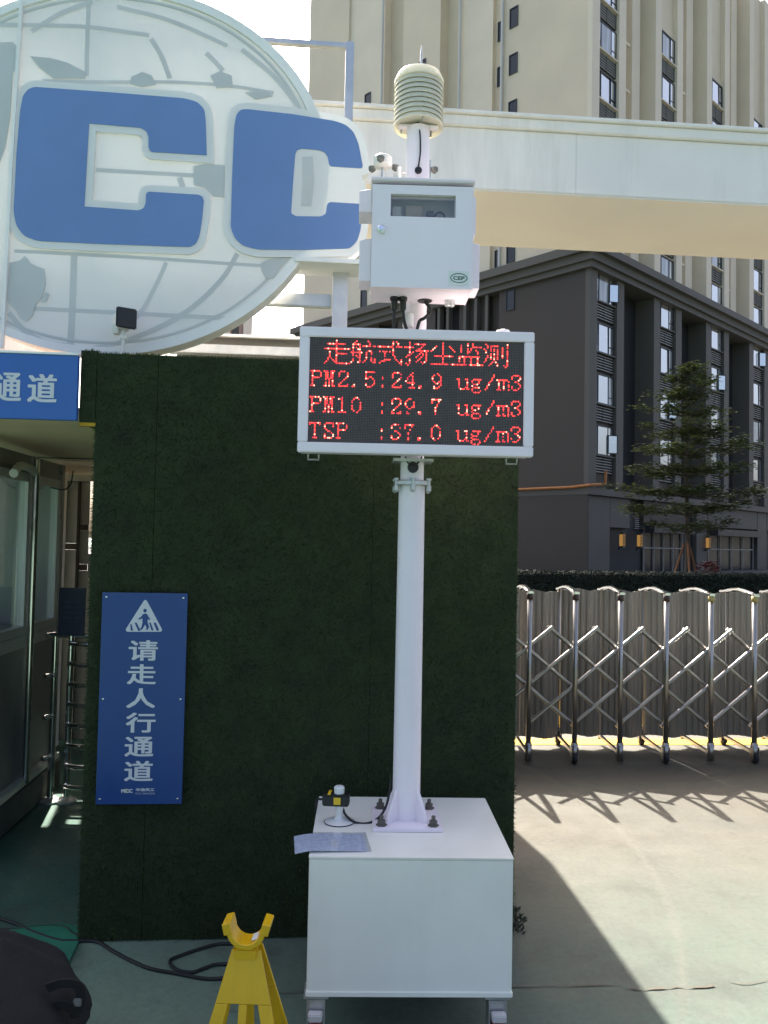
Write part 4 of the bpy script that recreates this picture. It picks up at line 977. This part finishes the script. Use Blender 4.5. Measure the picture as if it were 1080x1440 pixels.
# radiation shield on top
sh = obj('radiation_shield', LT([(.006, 3.262), (.052, 3.256), (.078, 3.241), (.089, 3.219), (.090, 3.205), (.082, 3.206), (.080, 3.215)], 40), M['shield'], st, smooth=True)
for k in range(9):
    z = 3.198 - k * .0175
    obj('louvre_plate', LT([(.060, z + .012), (.080, z + .010), (.087, z + .004), (.090, z - .0085), (.086, z - .009), (.083, z + .002), (.060, z + .006)], 40), M['shield'], sh, smooth=True)
for a in (40, 160, 280): obj('spacer_rod', TB([(.064 * math.cos(R(a)), .064 * math.sin(R(a)), 3.04), (.064 * math.cos(R(a)), .064 * math.sin(R(a)), 3.215)], .004, 8), M['galv'], sh)
obj('shield_bracket', B((-.07, .07, -.012, .012, 3.048, 3.056)), M['white'], sh); obj('probe', TB([(-.004, -.0, 3.058), (-.004, 0, 3.13)], .010, 10), M['grey_sheet'], sh, smooth=True)
obj('shield_wire', TB(smooth_path([(-.002, -.02, 3.06), (.004, -.047, 3.0), (.006, -.047, 2.94), (.002, -.046, 2.90), (-.002, -.046, 2.876)], 6), .0028, 6), M['cable'], sh)
obj('lightning_rod', TB([(.006, 0, 3.262), (.006, 0, 3.325), (.007, 0, 3.355)], [.005, .004, .0015], 8), M['galv'], sh)
# little weather sensors on a bracket behind the control box
br_ = obj('sensor_bracket', B((-.16, .09, .044, .07, 2.745, 2.757)), M['white'], st, .002)
obj('wind_sensor_post', TB([(-.125, .057, 2.758), (-.125, .057, 2.925)], .006, 10), M['galv'], br_, smooth=True)
obj('wind_sensor', LT([(.010, 2.926), (.030, 2.930), (.034, 2.938), (.034, 2.962), (.028, 2.968)], 24, (-.125, .057, 0)), M['white_plain'], br_, smooth=True)
for a in (20, 140, 260):
    e = Vector((-.125 + .05 * math.cos(R(a)), .057 + .05 * math.sin(R(a)), 2.935)); obj('cup_arm', TB([(-.125, .057, 2.935), e], .003, 6), M['galv'], br_); obj('cup', LT([(.004, -.012), (.013, -.004), (.014, .008)], 12, e), M['grey_sheet'], br_, smooth=True)
obj('antenna', TB([(-.065, .057, 2.758), (-.065, .057, 2.93)], .008, 10), M['white_plain'], br_, smooth=True); obj('antenna_arm', TB([(-.085, .057, 2.90), (-.03, .057, 2.915)], .005, 8), M['galv'], br_)
obj('antenna', TB([(.047, .057, 2.758), (.047, .057, 2.87)], .010, 10), M['white_plain'], br_, smooth=True); obj('antenna', TB([(.047, .057, 2.871), (.047, .057, 2.96)], .006, 10), M['galv'], br_, smooth=True)
obj('cup', LT([(.004, -.012), (.013, -.004), (.014, .008)], 12, (.066, .06, 2.925)), M['grey_sheet'], br_, smooth=True)

# ------------------------------------------------------------------ small things
# paper in a plastic sleeve
def paper_mat():
    m = mat('printed_sheet', (.50, .56, .72), .6, 0, .03, 20, spec=.2); t = m.node_tree; L = t.links.new; p = t.nodes['Principled BSDF']
    tc = t.nodes.new('ShaderNodeTexCoord'); mp = t.nodes.new('ShaderNodeMapping'); mp.inputs['Scale'].default_value = (160, 52, 1); L(tc.outputs['Object'], mp.inputs[0])
    br2 = t.nodes.new('ShaderNodeTexNoise'); br2.inputs['Scale'].default_value = .5; L(mp.outputs[0], br2.inputs['Vector'])
    wv = t.nodes.new('ShaderNodeTexWave'); wv.bands_direction = 'Y'; wv.inputs['Scale'].default_value = 26; L(tc.outputs['Object'], wv.inputs['Vector'])
    mu = t.nodes.new('ShaderNodeMath'); mu.operation = 'MULTIPLY'; L(br2.outputs[0], mu.inputs[0]); L(wv.outputs[1], mu.inputs[1])
    rp = t.nodes.new('ShaderNodeMapRange'); rp.inputs['From Min'].default_value = .30; rp.inputs['From Max'].default_value = .50; rp.inputs['To Max'].default_value = .55; L(mu.outputs[0], rp.inputs['Value'])
    mx = t.nodes.new('ShaderNodeMix'); mx.data_type = 'RGBA'; L(rp.outputs[0], mx.inputs[0]); mx.inputs[6].default_value = (.80, .84, .93, 1); mx.inputs[7].default_value = (.16, .19, .34, 1); L(mx.outputs[2], p.inputs['Base Color']); return m
pc = [at_z(x, y, .587) for x, y in ((409, 1200), (523, 1197), (514, 1170), (408, 1173))]; ctr = sum(pc, Vector()) / 4
doc = thing('document_sleeve', 'printed papers in a clear plastic sleeve lying on the cabinet edge', 'papers', (ctr.x, ctr.y, .5835), R(-3))
def sheet(f, z0, z1, droop):
    bm = bmesh.new(); n = 14; rows = []
    rot = Matrix.Rotation(R(3), 3, 'Z'); q = [rot @ (p - ctr) * f for p in pc]
    for k in range(n + 1):
        t = k / n; a = q[0].lerp(q[1], t); b = q[3].lerp(q[2], t); dz = -droop * max(0, .22 - t) ** 1.5 + .0025 * math.sin(t * 5)
        rows.append([bm.verts.new((p.x, p.y, z + dz + .003)) for p in (a, b) for z in (z0, z1)])
    for r0, r1 in zip(rows, rows[1:]):
        for i, j in ((0, 2), (2, 3), (3, 1), (1, 0)): bm.faces.new((r0[i], r0[j], r1[j], r1[i]))
    bm.faces.new([rows[0][i] for i in (0, 1, 3, 2)]); bm.faces.new([rows[-1][i] for i in (0, 2, 3, 1)]); return bm
obj('paper', sheet(.9, 0, .0012, .05), paper_mat(), doc); obj('sleeve', sheet(1.0, .0018, .0022, .05), glass('clear_sleeve', (.95, .965, .99), .2, .02), doc)
# black sensor on a white disc base
sp_ = at_z(477, 1156, BZ1); sb = thing('disc_base_sensor', 'small black sensor box with yellow label on a white disc base', 'sensor', (sp_.x, sp_.y, BZ1 + .001), R(-8))
obj('base', LT([(.051, 0), (.051, .003), (.040, .006), (.018, .012), (.014, .02)], 32), M['white_plain'], sb, smooth=True); obj('base_edge', LT([(.053, 0), (.053, .0025)], 32), M['black'], sb)
obj('stem', TB([(0, 0, .02), (0, 0, .058)], [.013, .015], 16), M['white_plain'], sb, smooth=True)
bx_ = obj('body', B((-.058, .034, -.026, .024, .0585, .098)), M['black'], sb, .004); obj('label', B((-.018, .006, -.0275, -.0265, .066, .090)), M['label_yellow'], bx_)
obj('knob', LT([(.018, .0985), (.018, .118), (.014, .122)], 20, (-.002, 0, 0)), M['label_white'], sb, smooth=True); obj('stripe', B((-.04, -.03, -.0268, .0245, .0985, .0992)), M['label_yellow'], bx_)
cp_ = [at_d(x, y, d) for x, y, d in ((482, 1136, 2.80), (486, 1146, 2.79), (498, 1156, 2.79), (515, 1158, 2.79), (530, 1152, 2.80), (541, 1138, 2.82), (547, 1118, 2.84), (550, 1095, 2.86))]
tag(obj('sensor_cable', TB(smooth_path(cp_, 6), .0042, 8), M['cable'], smooth=True), 'thin black cable drooping from the small sensor to the pole', 'cable')
cp_ = [at_d(x, y, d) for x, y, d in ((452, 1124, 2.86), (446, 1124, 2.88), (443, 1130, 2.90), (445, 1150, 3.12))]
tag(obj('sensor_cable', TB(smooth_path(cp_, 6), .004, 8), M['cable'], smooth=True), 'short black cable leaving the back of the small sensor box', 'cable')

# yellow cradle stand
yp = at_d(349, 1300, 2.18); ys = thing('barrier_rest', 'yellow A-shaped stand with U-shaped cradle on top beside the cabinet', 'stand', (yp.x, yp.y, 0), R(-6))
yh = .475
def apanel(sgn):
    bm = bmesh.new(); out = [(-.165, 0), (-.038, yh), (.038, yh), (.165, 0), (.115, 0), (.0965, .06), (-.0965, .06), (-.115, 0)]
    # solid apex, legs, lower bar
    def lerp_x(z, s): return s * (.165 + (.038 - .165) * z / yh)
    pieces = [[(lerp_x(.345, -1), .345), (-.038, yh), (.038, yh), (lerp_x(.345, 1), .345)]]
    for s in (-1, 1): pieces.append([(s * .165, 0), (lerp_x(.3445, s), .3445), (s * (abs(lerp_x(.3445, s)) - .034), .3445), (s * .118, 0)])
    pieces.append([(-.011, .085), (-.011, .3445), (.011, .3445), (.011, .085)]); pieces.append([(-.0975, .05), (-.0925, .0845), (.0925, .0845), (.0975, .05)])
    for pc_ in pieces: prism(bm, pc_, -.004, .004)
    return bm
for s in (-1, 1):
    obj('frame_panel', apanel(s), M['yellow'], ys, .0015, 1, loc=(0, s * .115, 0), rot=(R(12.0) * -s * -1 if 0 else R(12.0) * s, 0, 0))
obj('top_block', B((-.03, .03, -.028, .028, yh - .035, yh - .006)), M['yellow'], ys, .003)
cr3 = bmesh.new(); n = 22; prev = None; Ro, Ri = .0525, .0385
for k in range(n + 1):
    a = R(190 + 160 * k / n) ; ring = [cr3.verts.new((rr_ * math.cos(a), yy, yh + .046 + rr_ * math.sin(a))) for rr_, yy in ((Ri, -.032), (Ro, -.032), (Ro, .032), (Ri, .032))]
    if prev:
        for i in range(4): cr3.faces.new((prev[i], prev[(i + 1) % 4], ring[(i + 1) % 4], ring[i]))
    else: cr3.faces.new(ring)
    prev = ring
cr3.faces.new(prev[::-1])
cradle = obj('cradle', cr3, M['yellow'], ys, .002, 1)
for s in (-1, 1): obj('cradle_lip', B((-.011, .011, -.033, .033, -.002, .028)), M['yellow'], ys, .002, 1, loc=(s * .0475, 0, yh + .034), rot=(0, R(14) * s, 0))
obj('wear_patch', B((.004, .020, -.020, .018, 0, .0012)), M['label_white'], cradle, loc=(.010, 0, yh + .0125), rot=(0, R(-18), 0))

# floor cable
def gz(pts, r): return TB(smooth_path([at_z(x, y, r + .001) for x, y in pts], 6), r, 8)
tag(obj('floor_cable', gz([(-60, 1268), (0, 1291), (26, 1300), (45, 1310), (82, 1322), (105, 1323), (136, 1324), (160, 1338), (185, 1351), (212, 1362), (245, 1368), (290, 1376), (325, 1374), (352, 1368)], .006), M['cable'], smooth=True), 'black cable trailing across the ground from the bag to the yellow stand', 'cable')
tag(obj('floor_cable', gz([(346, 1331), (335, 1328), (310, 1327), (288, 1332), (258, 1342), (241, 1349), (240, 1356), (250, 1364), (270, 1367), (288, 1361), (305, 1356), (330, 1356), (350, 1360)], .006), M['cable'], smooth=True), 'black cable loop lying on the ground behind the yellow stand', 'cable')
tag(obj('floor_cable', gz([(-30, 1305), (20, 1307), (42, 1304), (70, 1302), (92, 1304), (102, 1312), (118, 1321)], .005), M['cable'], smooth=True), 'short black cable crossing the green floor mat', 'cable')

# black cloth-covered bag, bottom left
bgp = at_d(-72, 1440, 2.28); bag = thing('black_bag', 'slumped black fabric bag on the ground at the bottom left corner', 'bag', (bgp.x, bgp.y, 0), 0)
bm = bmesh.new(); bmesh.ops.create_icosphere(bm, subdivisions=5, radius=1)
from mathutils import noise as mn
for q in bm.verts:
    d = q.co.copy(); r_ = 1 + .05 * mn.noise(d * 1.7) + .03 * mn.noise(d * 4 + Vector((3, 1, 2))) + .03 * abs(mn.noise(d * 8))
    fold = .018 * math.sin(9 * math.atan2(d.y, d.x) + 3 * d.z + 2 * mn.noise(d * 2)) * (1 - max(0, d.z)) 
    k = r_ + fold; z = d.z * .24 * k + .225
    taper = 1.12 - .55 * max(0, d.z) ** 1.5
    q.co = Vector((d.x * .33 * k * taper - .06 * d.z, d.y * .26 * k * taper, max(.004, z)))
obj('cover', bm, M['black_cloth'], bag, smooth=True)
hp = at_d(103, 1386, 2.24); hl = hp - Vector((bgp.x, bgp.y, 0))
for q in ([(-.07, .0, -.005), (-.03, -.01, .012), (.012, -.005, .004), (.022, .0, -.03), (.016, .0, -.07)], [(-.07, .0, -.06), (-.03, -.012, -.045), (0.0, -.01, -.055), (.010, 0, -.085)]):
    sb_ = bmesh.new(); pts_ = smooth_path([hl + Vector(k) for k in q], 5)
    for a, b in zip(pts_, pts_[1:]): bar(sb_, a, b + (b - a) * .15, .026, .005, (0, 1, .2))
    obj('strap', sb_, M['black_cloth'], bag)
obj('buckle', B((hl.x + .004, hl.x + .026, hl.y - .012, hl.y - .004, hl.z - .052, hl.z - .03)), M['grey_sheet'], bag, .003)
